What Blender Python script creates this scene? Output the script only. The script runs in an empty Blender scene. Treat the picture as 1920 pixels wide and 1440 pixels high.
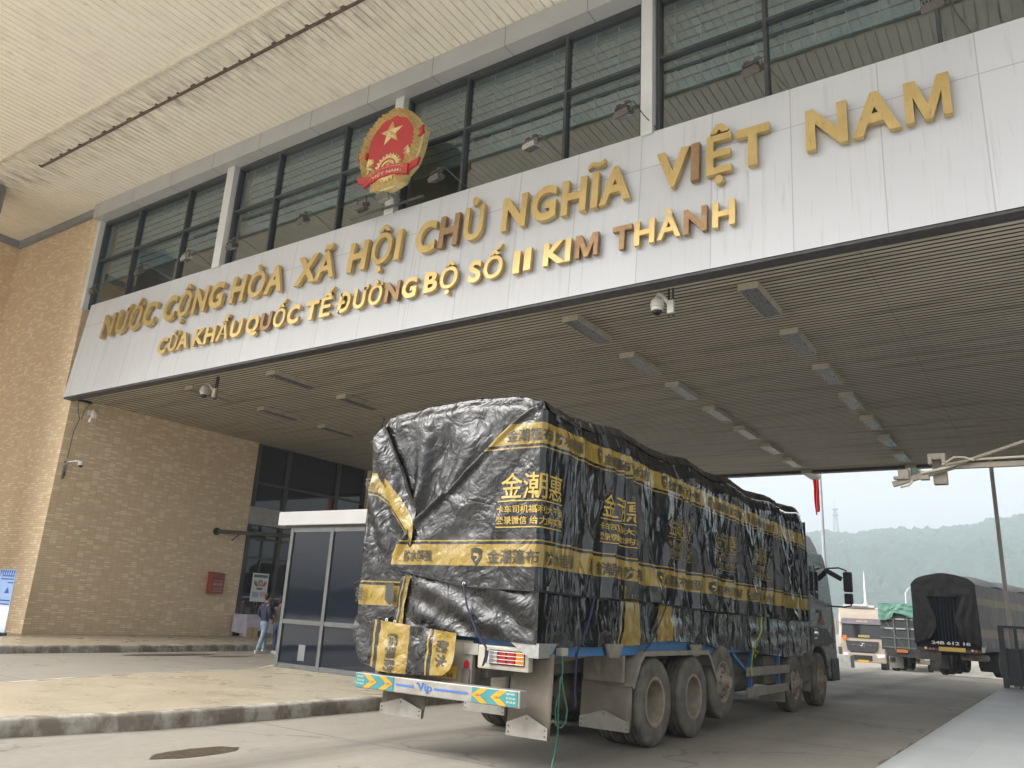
import bpy, bmesh, math, random
from mathutils import Vector, Matrix, noise
random.seed(7)
S = bpy.context.scene
COL = S.collection
R = math.radians

# ------------------------------------------------------------------ camera
CAM_H = 1.55
YAW, PIT, ROL, F = 0.60586175, 0.2806442, 0.05453552, 1488.3
def cam_axes():
    cy, sy, cp, sp = math.cos(YAW), math.sin(YAW), math.cos(PIT), math.sin(PIT)
    f = Vector((-sy*cp, cy*cp, sp)); r = Vector((cy, sy, 0)); u = r.cross(f)
    c, s = math.cos(ROL), math.sin(ROL)
    return c*r + s*u, -s*r + c*u, f
r_, u_, f_ = cam_axes()
cd = bpy.data.cameras.new('camera'); cam = bpy.data.objects.new('camera', cd); COL.objects.link(cam)
cam.matrix_world = Matrix(((r_.x, u_.x, -f_.x, 0), (r_.y, u_.y, -f_.y, 0), (r_.z, u_.z, -f_.z, CAM_H), (0, 0, 0, 1)))
cd.sensor_width = 36; cd.lens = F/1920*36; cd.clip_end = 3000; cd.clip_start = .05
S.camera = cam

# ------------------------------------------------------------------ light
SUN_EL, SUN_AZ = 45, 222        # degrees; azimuth clockwise from +Y (behind and left of the camera)
W = bpy.data.worlds.new("World"); S.world = W; W.use_nodes = True
nt = W.node_tree; bg = nt.nodes['Background']
sky = nt.nodes.new('ShaderNodeTexSky'); sky.sky_type = 'NISHITA'; sky.sun_disc = False
sky.sun_elevation = R(SUN_EL); sky.sun_rotation = R(SUN_AZ)
sky.air_density = 1.0; sky.dust_density = 6.0; sky.ozone_density = 1.0
hs = nt.nodes.new('ShaderNodeHueSaturation'); hs.inputs['Saturation'].default_value = .12
nt.links.new(sky.outputs[0], hs.inputs['Color']); nt.links.new(hs.outputs[0], bg.inputs['Color'])
bg.inputs['Strength'].default_value = .122
sd = bpy.data.lights.new('sun', 'SUN'); sd.energy = 1.2; sd.angle = R(45); sd.color = (1, .955, .89)
so = bpy.data.objects.new('sun', sd); COL.objects.link(so)
az, el = R(SUN_AZ), R(SUN_EL)
so.rotation_euler = (-Vector((math.sin(az)*math.cos(el), math.cos(az)*math.cos(el), math.sin(el)))).to_track_quat('-Z', 'Y').to_euler()
so.location = (-20, -20, 40)
S.view_settings.view_transform = 'Standard'; S.view_settings.look = 'None'; S.view_settings.gamma = 1
S.view_settings.exposure = 1.38
S.cycles.max_bounces = 10; S.cycles.diffuse_bounces = 6; S.cycles.glossy_bounces = 4
S.cycles.transparent_max_bounces = 12; S.cycles.volume_bounces = 1
S.cycles.use_denoising = True

# ------------------------------------------------------------------ materials
MATS = {}
def new_mat(name):
    m = bpy.data.materials.new(name); m.use_nodes = True
    n = m.node_tree.nodes; b = n['Principled BSDF']
    return m, m.node_tree, b
def c4(c): return (c[0], c[1], c[2], 1)
def nd(t, typ, **kw):
    n = t.nodes.new(typ)
    for k, v in kw.items():
        if k in ('operation', 'blend_type', 'data_type', 'noise_type', 'noise_dimensions', 'feature', 'interpolation', 'wave_type', 'bands_direction', 'offset', 'squash', 'normalize'): setattr(n, k, v)
        else: n.inputs[k].default_value = v
    return n
def mix(t, fac, a, b, bt='MIX'):
    n = t.nodes.new('ShaderNodeMix'); n.data_type = 'RGBA'; n.blend_type = bt
    for sock, v in ((0, fac), (6, a), (7, b)):
        if hasattr(v, 'is_output') or hasattr(v, 'links'): t.links.new(v, n.inputs[sock])
        else: n.inputs[sock].default_value = v if sock == 0 else c4(v)
    return n.outputs[2]
def math_(t, op, a, b=0.0, c=None):
    n = t.nodes.new('ShaderNodeMath'); n.operation = op
    for i, v in enumerate((a, b) if c is None else (a, b, c)):
        if hasattr(v, 'links'): t.links.new(v, n.inputs[i])
        else: n.inputs[i].default_value = v
    return n.outputs[0]
def ramp(t, src, stops, interp='LINEAR'):
    n = t.nodes.new('ShaderNodeValToRGB'); cr = n.color_ramp; cr.interpolation = interp
    while len(cr.elements) < len(stops): cr.elements.new(.5)
    for e, (p, c) in zip(cr.elements, stops):
        e.position = p; e.color = c4(c) if hasattr(c, '__len__') else (c, c, c, 1)
    t.links.new(src, n.inputs[0]); return n.outputs[0]
def coords(t, scale=(1, 1, 1), which='Object'):
    tc = t.nodes.new('ShaderNodeTexCoord'); mp = t.nodes.new('ShaderNodeMapping')
    mp.inputs['Scale'].default_value = scale; t.links.new(tc.outputs[which], mp.inputs[0]); return mp.outputs[0]
def noise_(t, vec, scale, detail=4, rough=.55, dist=0, **kw):
    n = nd(t, 'ShaderNodeTexNoise', Scale=scale, Detail=detail, Roughness=rough, Distortion=dist, **kw)
    t.links.new(vec, n.inputs['Vector']); return n.outputs['Fac']
def bump_(t, b, h, strength=.3, dist=.01, prev=None):
    n = nd(t, 'ShaderNodeBump', Strength=strength, Distance=dist); t.links.new(h, n.inputs['Height'])
    if prev is not None: t.links.new(prev, n.inputs['Normal'])
    t.links.new(n.outputs[0], b.inputs['Normal']); return n.outputs[0]

def M(name, col, rough=.6, metal=0., col2=None, ns=3., lo=.35, hi=.7, bump=0., bs=40., stretch=(1, 1, 1), spec=.5, dist=.004):
    if name in MATS: return MATS[name]
    m, t, b = new_mat(name)
    b.inputs['Roughness'].default_value = rough; b.inputs['Metallic'].default_value = metal
    b.inputs['Specular IOR Level'].default_value = spec
    if col2 is None: col2 = tuple(c*.72 for c in col)
    v = coords(t, stretch)
    f = ramp(t, noise_(t, v, ns, 6, .6), [(lo, 0), (hi, 1)])
    t.links.new(mix(t, f, col, col2), b.inputs['Base Color'])
    rr = ramp(t, noise_(t, v, ns*2.3, 4), [(.3, max(0, rough-.1)), (.7, min(1, rough+.12))]); t.links.new(rr, b.inputs['Roughness'])
    if bump: bump_(t, b, noise_(t, v, bs, 4), bump, dist)
    MATS[name] = m; return m

# ------------------------------------------------------------------ mesh builder
ORG = {}
class MB:
    def __init__(s): s.v = []; s.f = []; s.uv = {}
    def add(s, vs, fs, uv=None):
        o = len(s.v); s.v += [tuple(p) for p in vs]; s.f += [tuple(i+o for i in f) for f in fs]
        if uv is not None:
            for i, q in enumerate(uv): s.uv[o+i] = q
        return s
    def box(s, x0, x1, y0, y1, z0, z1):
        return s.add([(x0,y0,z0),(x1,y0,z0),(x1,y1,z0),(x0,y1,z0),(x0,y0,z1),(x1,y0,z1),(x1,y1,z1),(x0,y1,z1)],
                     [(0,3,2,1),(4,5,6,7),(0,1,5,4),(1,2,6,5),(2,3,7,6),(3,0,4,7)])
    def ubox(s, x0, x1, y0, y1, z0, z1):
        a, b = U(x0, y0, z0), U(x1, y1, z1); return s.box(a.x, b.x, a.y, b.y, a.z, b.z)
    def obox(s, c, size, m=None):
        m = m or Matrix.Identity(3); c = Vector(c); h = Vector(size)/2
        vs = [c + m @ Vector((h.x*a, h.y*b, h.z*d)) for d in (-1, 1) for a, b in ((-1,-1),(1,-1),(1,1),(-1,1))]
        return s.add(vs, [(0,3,2,1),(4,5,6,7),(0,1,5,4),(1,2,6,5),(2,3,7,6),(3,0,4,7)])
    def bar(s, p0, p1, w, h, up=(0, 0, 1)):
        p0, p1 = Vector(p0), Vector(p1); d = (p1-p0); L = d.length; d.normalize()
        x = d.cross(Vector(up)).normalized(); z = x.cross(d)
        return s.obox((p0+p1)/2, (w, L, h), Matrix((x, d, z)).transposed())
    def prism(s, poly, ax, a, b):
        n = len(poly)
        def P(q, k): return {'x': (k, q[0], q[1]), 'y': (q[0], k, q[1]), 'z': (q[0], q[1], k)}[ax]
        vs = [P(q, a) for q in poly] + [P(q, b) for q in poly]
        return s.add(vs, [tuple(range(n)), tuple(range(2*n-1, n-1, -1))] + [(i, (i+1) % n, n+(i+1) % n, n+i) for i in range(n)])
    def tube(s, path, r, n=8, caps=True):
        path = [Vector(p) for p in path]; rings = []; ref = Vector((0, 0, 1))
        rs = r if hasattr(r, '__len__') else [r]*len(path)
        for i, p in enumerate(path):
            d = (path[min(i+1, len(path)-1)] - path[max(i-1, 0)]).normalized()
            if abs(d.dot(ref)) > .95: ref = Vector((1, 0, 0)) if abs(d.x) < .9 else Vector((0, 1, 0))
            x = d.cross(ref).normalized(); y = d.cross(x); ref = x.cross(d) if False else ref
            rings.append([p + rs[i]*(math.cos(k*2*math.pi/n)*x + math.sin(k*2*math.pi/n)*y) for k in range(n)])
        vs = [q for g in rings for q in g]; fs = []
        for i in range(len(path)-1):
            for k in range(n): fs.append((i*n+k, i*n+(k+1) % n, (i+1)*n+(k+1) % n, (i+1)*n+k))
        if caps: fs += [tuple(range(n-1, -1, -1)), tuple(range((len(path)-1)*n, len(path)*n))]
        return s.add(vs, fs)
    def lathe(s, prof, o=(0, 0, 0), ax='z', n=24, cap=True):
        o = Vector(o); vs = []; fs = []
        for rr, h in prof:
            for k in range(n):
                a = 2*math.pi*k/n; c, d = rr*math.cos(a), rr*math.sin(a)
                vs.append(o + Vector({'z': (c, d, h), 'x': (h, c, d), 'y': (c, h, d)}[ax]))
        for i in range(len(prof)-1):
            for k in range(n): fs.append((i*n+k, i*n+(k+1) % n, (i+1)*n+(k+1) % n, (i+1)*n+k))
        if cap:
            if prof[0][0] > 1e-4: fs.append(tuple(range(n)))
            if prof[-1][0] > 1e-4: fs.append(tuple(range((len(prof)-1)*n, len(prof)*n)))
        return s.add(vs, fs)
    def sphere(s, c, r, n=12, m=8, sc=(1, 1, 1)):
        c = Vector(c); vs = []; fs = []
        for i in range(m+1):
            t = math.pi*i/m
            for k in range(n):
                a = 2*math.pi*k/n
                vs.append(c + Vector((r*sc[0]*math.sin(t)*math.cos(a), r*sc[1]*math.sin(t)*math.sin(a), r*sc[2]*math.cos(t))))
        for i in range(m):
            for k in range(n): fs.append((i*n+k, i*n+(k+1) % n, (i+1)*n+(k+1) % n, (i+1)*n+k))
        return s.add(vs, fs)
    def grid(s, fn, nu, nv, uvfn=None):
        vs = []; uv = [] if uvfn else None
        for i in range(nu+1):
            for j in range(nv+1):
                vs.append(fn(i/nu, j/nv))
                if uvfn: uv.append(uvfn(i/nu, j/nv))
        fs = [(i*(nv+1)+j, (i+1)*(nv+1)+j, (i+1)*(nv+1)+j+1, i*(nv+1)+j+1) for i in range(nu) for j in range(nv)]
        return s.add(vs, fs, uv)
    def quad(s, a, b, c, d): return s.add([a, b, c, d], [(0, 1, 2, 3)])
    def build(s, name, mat, parent=None, smooth=False, bevel=0., recalc=True, thick=0., ang=40, weld=True):
        off = ORG.get(parent.name, Vector((0, 0, 0))) if parent else Vector((0, 0, 0))
        me = bpy.data.meshes.new(name)
        me.from_pydata([Vector(p)-off for p in s.v], [], s.f)
        if s.uv:
            ul = me.uv_layers.new(name='UVMap')
            for l in me.loops: ul.data[l.index].uv = s.uv.get(l.vertex_index, (0, 0))
        bm = bmesh.new(); bm.from_mesh(me)
        if weld: bmesh.ops.remove_doubles(bm, verts=bm.verts, dist=1e-5)
        if recalc: bmesh.ops.recalc_face_normals(bm, faces=bm.faces)
        if bevel:
            es = [e for e in bm.edges if len(e.link_faces) == 2 and e.calc_face_angle(0) > .5]
            bmesh.ops.bevel(bm, geom=es, offset=bevel, segments=2, profile=.6, affect='EDGES', clamp_overlap=True)
        bm.to_mesh(me); bm.free()
        if smooth:
            for p in me.polygons: p.use_smooth = True
            me.set_sharp_from_angle(angle=R(ang))
        me.materials.append(mat)
        o = bpy.data.objects.new(name, me); COL.objects.link(o)
        if parent: o.parent = parent; ORG[o.name] = off
        if thick:
            md = o.modifiers.new('thickness', 'SOLIDIFY'); md.thickness = thick; md.offset = 0
        return o
def tag(o, label=None, cat=None, group=None, kind=None):
    for k, v in (('label', label), ('category', cat), ('group', group), ('kind', kind)):
        if v: o[k] = v
    return o
def thing(name, loc, label, cat, group=None, local=False, rz=0):
    o = bpy.data.objects.new(name, None); COL.objects.link(o); o.empty_display_size = .2
    o.location = loc; o.rotation_euler = (0, 0, rz)
    ORG[o.name] = Vector((0, 0, 0)) if local else Vector(loc)
    return tag(o, label, cat, group)
def copy_tree(o, parent=None):
    c = o.copy(); COL.objects.link(c)
    if parent: c.parent = parent
    for ch in list(o.children): copy_tree(ch, c)
    return c

# building coordinates are measured from the floor of the raised walkway: U() turns them into world metres
K = .884
def U(x, y, z): return Vector((K*x, K*y, CAM_H + K*(z-CAM_H)))

# ------------------------------------------------------------------ text
_tc = {}
def text_geo(body, size=1., offset=0., extrude=0., bevel=0., shear=0., res=3):
    key = (body, size, offset, extrude, bevel, shear, res)
    if key in _tc: return _tc[key]
    c = bpy.data.curves.new('t', 'FONT'); c.body = body; c.size = size; c.offset = offset
    c.extrude = extrude; c.bevel_depth = bevel; c.resolution_u = res; c.shear = shear
    o = bpy.data.objects.new('t', c); COL.objects.link(o)
    dg = bpy.context.evaluated_depsgraph_get(); dg.update()
    me = bpy.data.meshes.new_from_object(o.evaluated_get(dg))
    g = ([v.co.copy() for v in me.vertices], [tuple(p.vertices) for p in me.polygons])
    bpy.data.objects.remove(o); bpy.data.curves.remove(c); bpy.data.meshes.remove(me)
    _tc[key] = g; return g
def bounds(vs): return min(v.x for v in vs), max(v.x for v in vs), min(v.y for v in vs), max(v.y for v in vs)
def subdivide(vs, fs, maxlen):
    bm = bmesh.new(); bv = [bm.verts.new(v) for v in vs]
    for f in fs:
        try: bm.faces.new([bv[i] for i in f])
        except ValueError: pass
    bmesh.ops.remove_doubles(bm, verts=bm.verts, dist=1e-6)
    bmesh.ops.triangulate(bm, faces=bm.faces)
    for _ in range(4):
        es = [e for e in bm.edges if e.calc_length() > maxlen]
        if not es: break
        bmesh.ops.subdivide_edges(bm, edges=es, cuts=1); bmesh.ops.triangulate(bm, faces=[f for f in bm.faces if len(f.verts) > 3])
    bm.verts.index_update()
    out = ([v.co.copy() for v in bm.verts], [tuple(v.index for v in f.verts) for f in bm.faces]); bm.free(); return out
def text_on(mb, body, fn, w=None, h=None, x0=0., y0=0., offset=0., maxlen=0, **kw):
    """lay text with its lower-left corner at (x0,y0), w wide (and h high), through fn(x,y)->point"""
    vs, fs = text_geo(body, 1., offset, **kw)
    if not vs: return
    a, b, c, d = bounds(vs); sx = w/(b-a) if w else None; sy = h/(d-c) if h else None
    sx = sx or sy; sy = sy or sx
    q = [Vector((x0+(v.x-a)*sx, y0+(v.y-c)*sy, v.z)) for v in vs]
    if maxlen: q, fs = subdivide(q, fs, maxlen)
    mb.add([fn(v.x, v.y) for v in q], fs)
def lerp_tab(tab, x):
    if x <= tab[0][0]: return tab[0][1]
    for (a, b), (c, d) in zip(tab, tab[1:]):
        if x <= c: return b + (d-b)*(x-a)/(c-a)
    return tab[-1][1]
def smooth_tab(tab, x):
    if x <= tab[0][0]: return tab[0][1]
    for (a, b), (c, d) in zip(tab, tab[1:]):
        if x <= c:
            t = (x-a)/(c-a); t = t*t*(3-2*t); return b + (d-b)*t
    return tab[-1][1]
def sstep(a, b, x):
    t = max(0, min(1, (x-a)/(b-a))); return t*t*(3-2*t)
def nz(x, y, z=0): return noise.noise(Vector((x, y, z)))
# ================================================================== SETTING
def ground_z(y):
    return 0 if y < 40 else max(-.8, -.053*(y-40))
# concrete road: slab joints, tyre-polished lanes, stains
m, t, b = new_mat('concrete_road'); v = coords(t)
big = noise_(t, v, .35, 5, .6); fine = noise_(t, v, 9, 6, .65); streak = noise_(t, coords(t, (1.6, .22, 1)), 1.5, 5, .6)
c = mix(t, ramp(t, big, [(.3, 0), (.7, 1)]), (.29, .265, .222), (.22, .20, .168))
c = mix(t, ramp(t, streak, [(.48, 0), (.72, .6)]), c, (.20, .182, .155))
c = mix(t, ramp(t, fine, [(.4, 0), (.75, .4)]), c, (.33, .305, .26))
sx = nd(t, 'ShaderNodeSeparateXYZ'); t.links.new(v, sx.inputs[0])
jt = math_(t, 'LESS_THAN', math_(t, 'ABSOLUTE', math_(t, 'SUBTRACT', math_(t, 'MODULO', math_(t, 'ADD', sx.outputs[1], 100.), 5.), 2.5)), .014)
c = mix(t, math_(t, 'MULTIPLY', jt, .7), c, (.07, .065, .06))
sp = noise_(t, v, 2.2, 3, .5, 1.5)
c = mix(t, ramp(t, sp, [(.67, 0), (.74, .75)]), c, (.11, .098, .08))
c = mix(t, ramp(t, noise_(t, v, 1.1, 2, .5, .4), [(.71, 0), (.77, .6)]), c, (.06, .054, .048))
cr = nd(t, 'ShaderNodeTexVoronoi', feature='DISTANCE_TO_EDGE', Scale=.22); wv = nd(t, 'ShaderNodeVectorMath', operation='ADD'); cn = nd(t, 'ShaderNodeTexNoise', Scale=1.3, Detail=5.); t.links.new(v, cn.inputs['Vector']); t.links.new(v, wv.inputs[0]); t.links.new(cn.outputs['Color'], wv.inputs[1]); t.links.new(wv.outputs[0], cr.inputs['Vector'])
c = mix(t, ramp(t, cr.outputs['Distance'], [(.002, .55), (.006, 0)]), c, (.08, .072, .062))
lane = math_(t, 'ABSOLUTE', math_(t, 'SUBTRACT', math_(t, 'ABSOLUTE', math_(t, 'ADD', sx.outputs[0], 5.8)), 1.05))
lm = math_(t, 'MULTIPLY', ramp(t, lane, [(.15, .85), (.5, 0)]), ramp(t, streak, [(.3, .2), (.65, 1)]))
c = mix(t, lm, c, (.14, .128, .11))
t.links.new(c, b.inputs['Base Color']); t.links.new(ramp(t, big, [(.3, .62), (.7, .85)]), b.inputs['Roughness'])
bump_(t, b, fine, .35, .006)
ROAD = m
g = MB()
ys = [-100, -20, 0, 10, 20, 30, 40, 45, 50, 55, 70, 120, 200, 330, 600, 1500]
xs = [-1500, -600, -200, -80, -40, -20, -10, 0, 10, 40, 120, 400, 600, 1500]
g.add([(x, y, ground_z(y)) for y in ys for x in xs],
      [(j*len(xs)+i, j*len(xs)+i+1, (j+1)*len(xs)+i+1, (j+1)*len(xs)+i) for j in range(len(ys)-1) for i in range(len(xs)-1)])
tag(g.build('road', ROAD), kind='structure')

# pale tiled pavement the camera stands on (right)
m, t, b = new_mat('pale_paving'); v = coords(t)
br = nd(t, 'ShaderNodeTexBrick', Scale=1.0); br.offset = 0
br.inputs['Color1'].default_value = (.47, .48, .475, 1); br.inputs['Color2'].default_value = (.41, .425, .43, 1); br.inputs['Mortar'].default_value = (.36, .365, .36, 1)
br.inputs['Mortar Size'].default_value = .004; br.inputs['Brick Width'].default_value = 1.2; br.inputs['Row Height'].default_value = .6; br.inputs['Mortar Smooth'].default_value = .2
t.links.new(v, br.inputs['Vector'])
c = mix(t, ramp(t, noise_(t, coords(t, (1, .3, 1)), 1.1, 6), [(.45, 0), (.75, .5)]), br.outputs['Color'], (.34, .33, .31))
ex = nd(t, 'ShaderNodeSeparateXYZ'); t.links.new(v, ex.inputs[0])
ed = math_(t, 'SUBTRACT', 1., math_(t, 'MULTIPLY', math_(t, 'ADD', ex.outputs[0], 1.92), 4.), ); ed = math_(t, 'MULTIPLY', math_(t, 'MAXIMUM', ed, 0.), noise_(t, v, 5, 4))
c = mix(t, math_(t, 'MINIMUM', ed, .6), c, (.2, .19, .17))
t.links.new(c, b.inputs['Base Color']); b.inputs['Roughness'].default_value = .42
bump_(t, b, br.outputs['Fac'], .15, .003)
MB().box(-1.91, 7.5, -12, 31.0, -.05, .15).build('pavement', m, bevel=.012)
tag(bpy.data.objects['pavement'], kind='structure')

m = M('pale_bounce_sheet', (.68, .64, .56), .8, col2=(.62, .58, .51), ns=.6)
MB().add([(-60, -60, .004), (-1.95, -60, .004), (-1.95, -1.5, .004), (-60, -1.5, .004)], [(0, 1, 2, 3)]).build('bounce_sheet', m)  # bright sheet added out of view to bounce light up to the soffit
tag(bpy.data.objects['bounce_sheet'], kind='structure')
# unseen leafy mound added behind the camera to darken reflections in the glass
g = MB()
def hdg(u, w):
    x = -150+190*u; a = w*math.pi; bmp = 1+.22*nz(x*.7, w*5)+.12*nz(x*2.3, w*11)
    return Vector((x, -48+1.6*math.cos(a)*bmp, 3.0*math.sin(a)**.7*bmp if 0 < w < 1 else 0))
g.grid(hdg, 500, 14); tag(g.build('backdrop_hedge', M('backdrop_leaves', (.02, .036, .014), .9, col2=(.04, .06, .022), ns=3), recalc=False), kind='stuff')
# dirty grit along the pavement's edge
m, t, b = new_mat('gutter_grit'); v = coords(t)
t.links.new(mix(t, noise_(t, v, 6, 5), (.11, .1, .085), (.2, .185, .16)), b.inputs['Base Color']); b.inputs['Roughness'].default_value = .9
g = MB(); yy = [i*.35 for i in range(8, 89)]
va = []; 
for y in yy: va += [(-1.905, y, .004), (-2.1-.16*abs(nz(y*.9, 3))-.05*nz(y*4, 1), y, .004)]
g.add(va, [(2*i, 2*i+1, 2*i+3, 2*i+2) for i in range(len(yy)-1)])
tag(g.build('gutter', m), kind='structure')

# the traffic island: cream polished paving with a stained concrete kerb
m, t, b = new_mat('cream_paving'); v = coords(t)
br = nd(t, 'ShaderNodeTexBrick', Scale=1.0); br.offset = 0
br.inputs['Color1'].default_value = (.42, .365, .27, 1); br.inputs['Color2'].default_value = (.40, .345, .255, 1); br.inputs['Mortar'].default_value = (.34, .295, .225, 1)
br.inputs['Mortar Size'].default_value = .004; br.inputs['Brick Width'].default_value = .8; br.inputs['Row Height'].default_value = .8
t.links.new(v, br.inputs['Vector'])
c = mix(t, ramp(t, noise_(t, v, .8, 6, .6), [(.4, 0), (.9, .35)]), br.outputs['Color'], (.34, .295, .225))
t.links.new(c, b.inputs['Base Color']); t.links.new(ramp(t, noise_(t, v, 2, 4), [(.3, .22), (.7, .45)]), b.inputs['Roughness'])
CREAM = m
m, t, b = new_mat('kerb_concrete'); v = coords(t)
n1 = noise_(t, coords(t, (1, 1, .6)), 2.4, 7, .65, .15)
c = mix(t, ramp(t, n1, [(.44, 0), (.56, 1)]), (.43, .40, .345), (.20, .172, .135))
c = mix(t, ramp(t, noise_(t, v, 7, 5, .6), [(.56, 0), (.7, .7)]), c, (.11, .095, .08))
t.links.new(c, b.inputs['Base Color']); b.inputs['Roughness'].default_value = .85
bump_(t, b, noise_(t, v, 16, 6), .5, .01)
KERB = m
def kerb_line(e, back, name, zt, w=.17):
    """a kerb of small uneven blocks along the polyline e (left of travel = back side)"""
    g = MB()
    pts = []
    for (x0, y0), (x1, y1) in zip(e, e[1:]):
        n = max(2, int(math.hypot(x1-x0, y1-y0)/.25))
        pts += [(x0+(x1-x0)*i/n, y0+(y1-y0)*i/n) for i in range(n)]
    pts.append(e[-1]); rows = []
    for i, (x, y) in enumerate(pts):
        a = pts[max(0, i-1)]; c2 = pts[min(len(pts)-1, i+1)]
        d = Vector((c2[0]-a[0], c2[1]-a[1], 0)).normalized(); nn = Vector((-d.y, d.x, 0))*back
        p = Vector((x, y, 0)); jt = .012*nz(x*2.3, y*2.3, 4)
        rows.append([p + nn*(-.012+jt) + Vector((0, 0, -.02)), p + nn*(.0+jt) + Vector((0, 0, zt*.55)), p + nn*(.006+jt*1.5) + Vector((0, 0, zt-.03)), p + nn*.035 + Vector((0, 0, zt-.004+.5*jt)), p + nn*w + Vector((0, 0, zt+.002)), p + nn*(w+.002) + Vector((0, 0, zt-.05))])
    k = len(rows[0])
    g.add([q for r in rows for q in r], [(i*k+j, i*k+j+1, (i+1)*k+j+1, (i+1)*k+j) for i in range(len(rows)-1) for j in range(k-1)])
    return tag(g.build(name, KERB, smooth=True, ang=60), kind='structure')
front = [(-9.85, -8), (-9.72, 2), (-9.5, 4.6), (-9.15, 6.0), (-9.05, 8), (-9.0, 10), (-9.0, 30)]
rear = [(-12.6, -8), (-12.8, 2), (-13.12, 6.16), (-13.75, 8.55), (-13.95, 11.4), (-14.9, 12.8), (-15.6, 14), (-16.1, 16), (-16.2, 30)]
poly = [(x-.15, y) for x, y in front] + [(x+.14, y) for x, y in reversed(rear)]
g = MB(); g.add([(x, y, .188) for x, y in poly], [tuple(range(len(poly)))])
tag(g.build('traffic_island', CREAM), kind='structure')
kerb_line(front, 1, 'kerb', .19); kerb_line(rear, -1, 'kerb', .19)

# the walkway along the building on the left
far = [(-20.7, -8), (-20.95, 6), (-21.0, 9.8), (-21.05, 13), (-21.3, 17.8), (-21.5, 31)]
m2 = CREAM.copy(); m2.name = 'walkway_paving'
poly = [(x-.15, y) for x, y in far] + [(-45, 31), (-45, -8)]
g = MB(); g.add([(x, y, .178) for x, y in poly], [tuple(range(len(poly)))]); tag(g.build('walkway', m2), kind='structure')
kerb_line(far, 1, 'kerb', .18)

# wet patches and dark tyre stains
WET = M('wet_stain', (.055, .042, .03), .45, col2=(.09, .07, .05), ns=6)
def patch(cx, cy, rx, ry, name='wet_patch', mat=WET, sd=0):
    g = MB(); n = 40; vs = [(cx, cy, .005)]
    for k in range(n):
        a = 2*math.pi*k/n; rr = 1+.16*nz(math.cos(a)*2+sd, math.sin(a)*2, 7)+.07*nz(math.cos(a)*7, math.sin(a)*7+sd, 1)
        vs.append((cx+rx*rr*math.cos(a), cy+ry*rr*math.sin(a), .005))
    g.add(vs, [(0, 1+k, 1+(k+1) % n) for k in range(n)]); tag(g.build(name, mat), kind='structure')
patch(-7.6, 5.63, .2, .52); patch(-20.0, 13.6, .35, 1.4, sd=3); patch(-19.2, 14.8, .16, .9, sd=5)
PAINT = M('worn_paint', (.42, .41, .385), .8, col2=(.25, .24, .22), ns=7, lo=.4, hi=.6)
for i, (x0, x1, y) in enumerate([(-4.3, -2.2, 24.2), (-4.8, -4.2, 24.5), (-7.5, -5.2, 30.5), (-6.0, -3.0, 36.0), (-5.2, -2.6, 29.0)]):
    g = MB(); g.add([(x0, y, .006), (x1, y-.25, .006), (x1, y-.17, .006), (x0, y+.08, .006)], [(0, 1, 2, 3)]); tag(g.build('road_marking', PAINT), kind='structure')

# ---------------------------------------------------------------- building materials
def tile_mat(name, base, light, dark):
    m, t, b = new_mat(name)
    tc = t.nodes.new('ShaderNodeTexCoord'); sx = nd(t, 'ShaderNodeSeparateXYZ'); t.links.new(tc.outputs['Object'], sx.inputs[0])
    u = math_(t, 'ADD', sx.outputs[0], sx.outputs[1]); cb = nd(t, 'ShaderNodeCombineXYZ'); t.links.new(u, cb.inputs[0]); t.links.new(sx.outputs[2], cb.inputs[1])
    br = nd(t, 'ShaderNodeTexBrick', Scale=1.0); br.offset = 0; br.offset_frequency = 2
    br.inputs['Color1'].default_value = (0, 0, 0, 1); br.inputs['Color2'].default_value = (1, 1, 1, 1); br.inputs['Mortar'].default_value = (.3, .3, .3, 1)
    br.inputs['Mortar Size'].default_value = .006; br.inputs['Brick Width'].default_value = .235; br.inputs['Row Height'].default_value = .068; br.inputs['Mortar Smooth'].default_value = .1
    t.links.new(cb.outputs[0], br.inputs['Vector'])
    c = ramp(t, br.outputs['Color'], [(0, dark), (.45, base), (.74, tuple(.5*(p+q) for p, q in zip(base, dark))), (.78, light)], 'CONSTANT')
    c = mix(t, br.outputs['Fac'], c, tuple(x*.66 for x in dark))
    c = mix(t, ramp(t, noise_(t, cb.outputs[0], .9, 5), [(.35, 0), (.75, .35)]), c, tuple(x*.7 for x in base))
    c = mix(t, ramp(t, noise_(t, cb.outputs[0], 3.3, 2), [(.3, .25), (.7, 0)]), c, light)
    t.links.new(c, b.inputs['Base Color']); b.inputs['Roughness'].default_value = .5
    bump_(t, b, math_(t, 'SUBTRACT', 1., br.outputs['Fac']), .4, .004)
    return m
TILE = tile_mat('ochre_wall_tile', (.76, .585, .38), (.88, .73, .525), (.70, .53, .335))
DIM = M('dim_interior', (.16, .15, .13), .8)
GREYTRIM = M('grey_trim', (.26, .27, .28), .45, col2=(.2, .21, .215), ns=2)
DARKTRIM = M('dark_bronze_trim', (.05, .046, .046), .5, ns=3)
MULL = M('dark_grey_mullion', (.05, .056, .06), .4, ns=5)
PILL = M('pale_grey_pilaster', (.66, .67, .67), .4, col2=(.6, .61, .61), ns=1.5)

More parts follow.
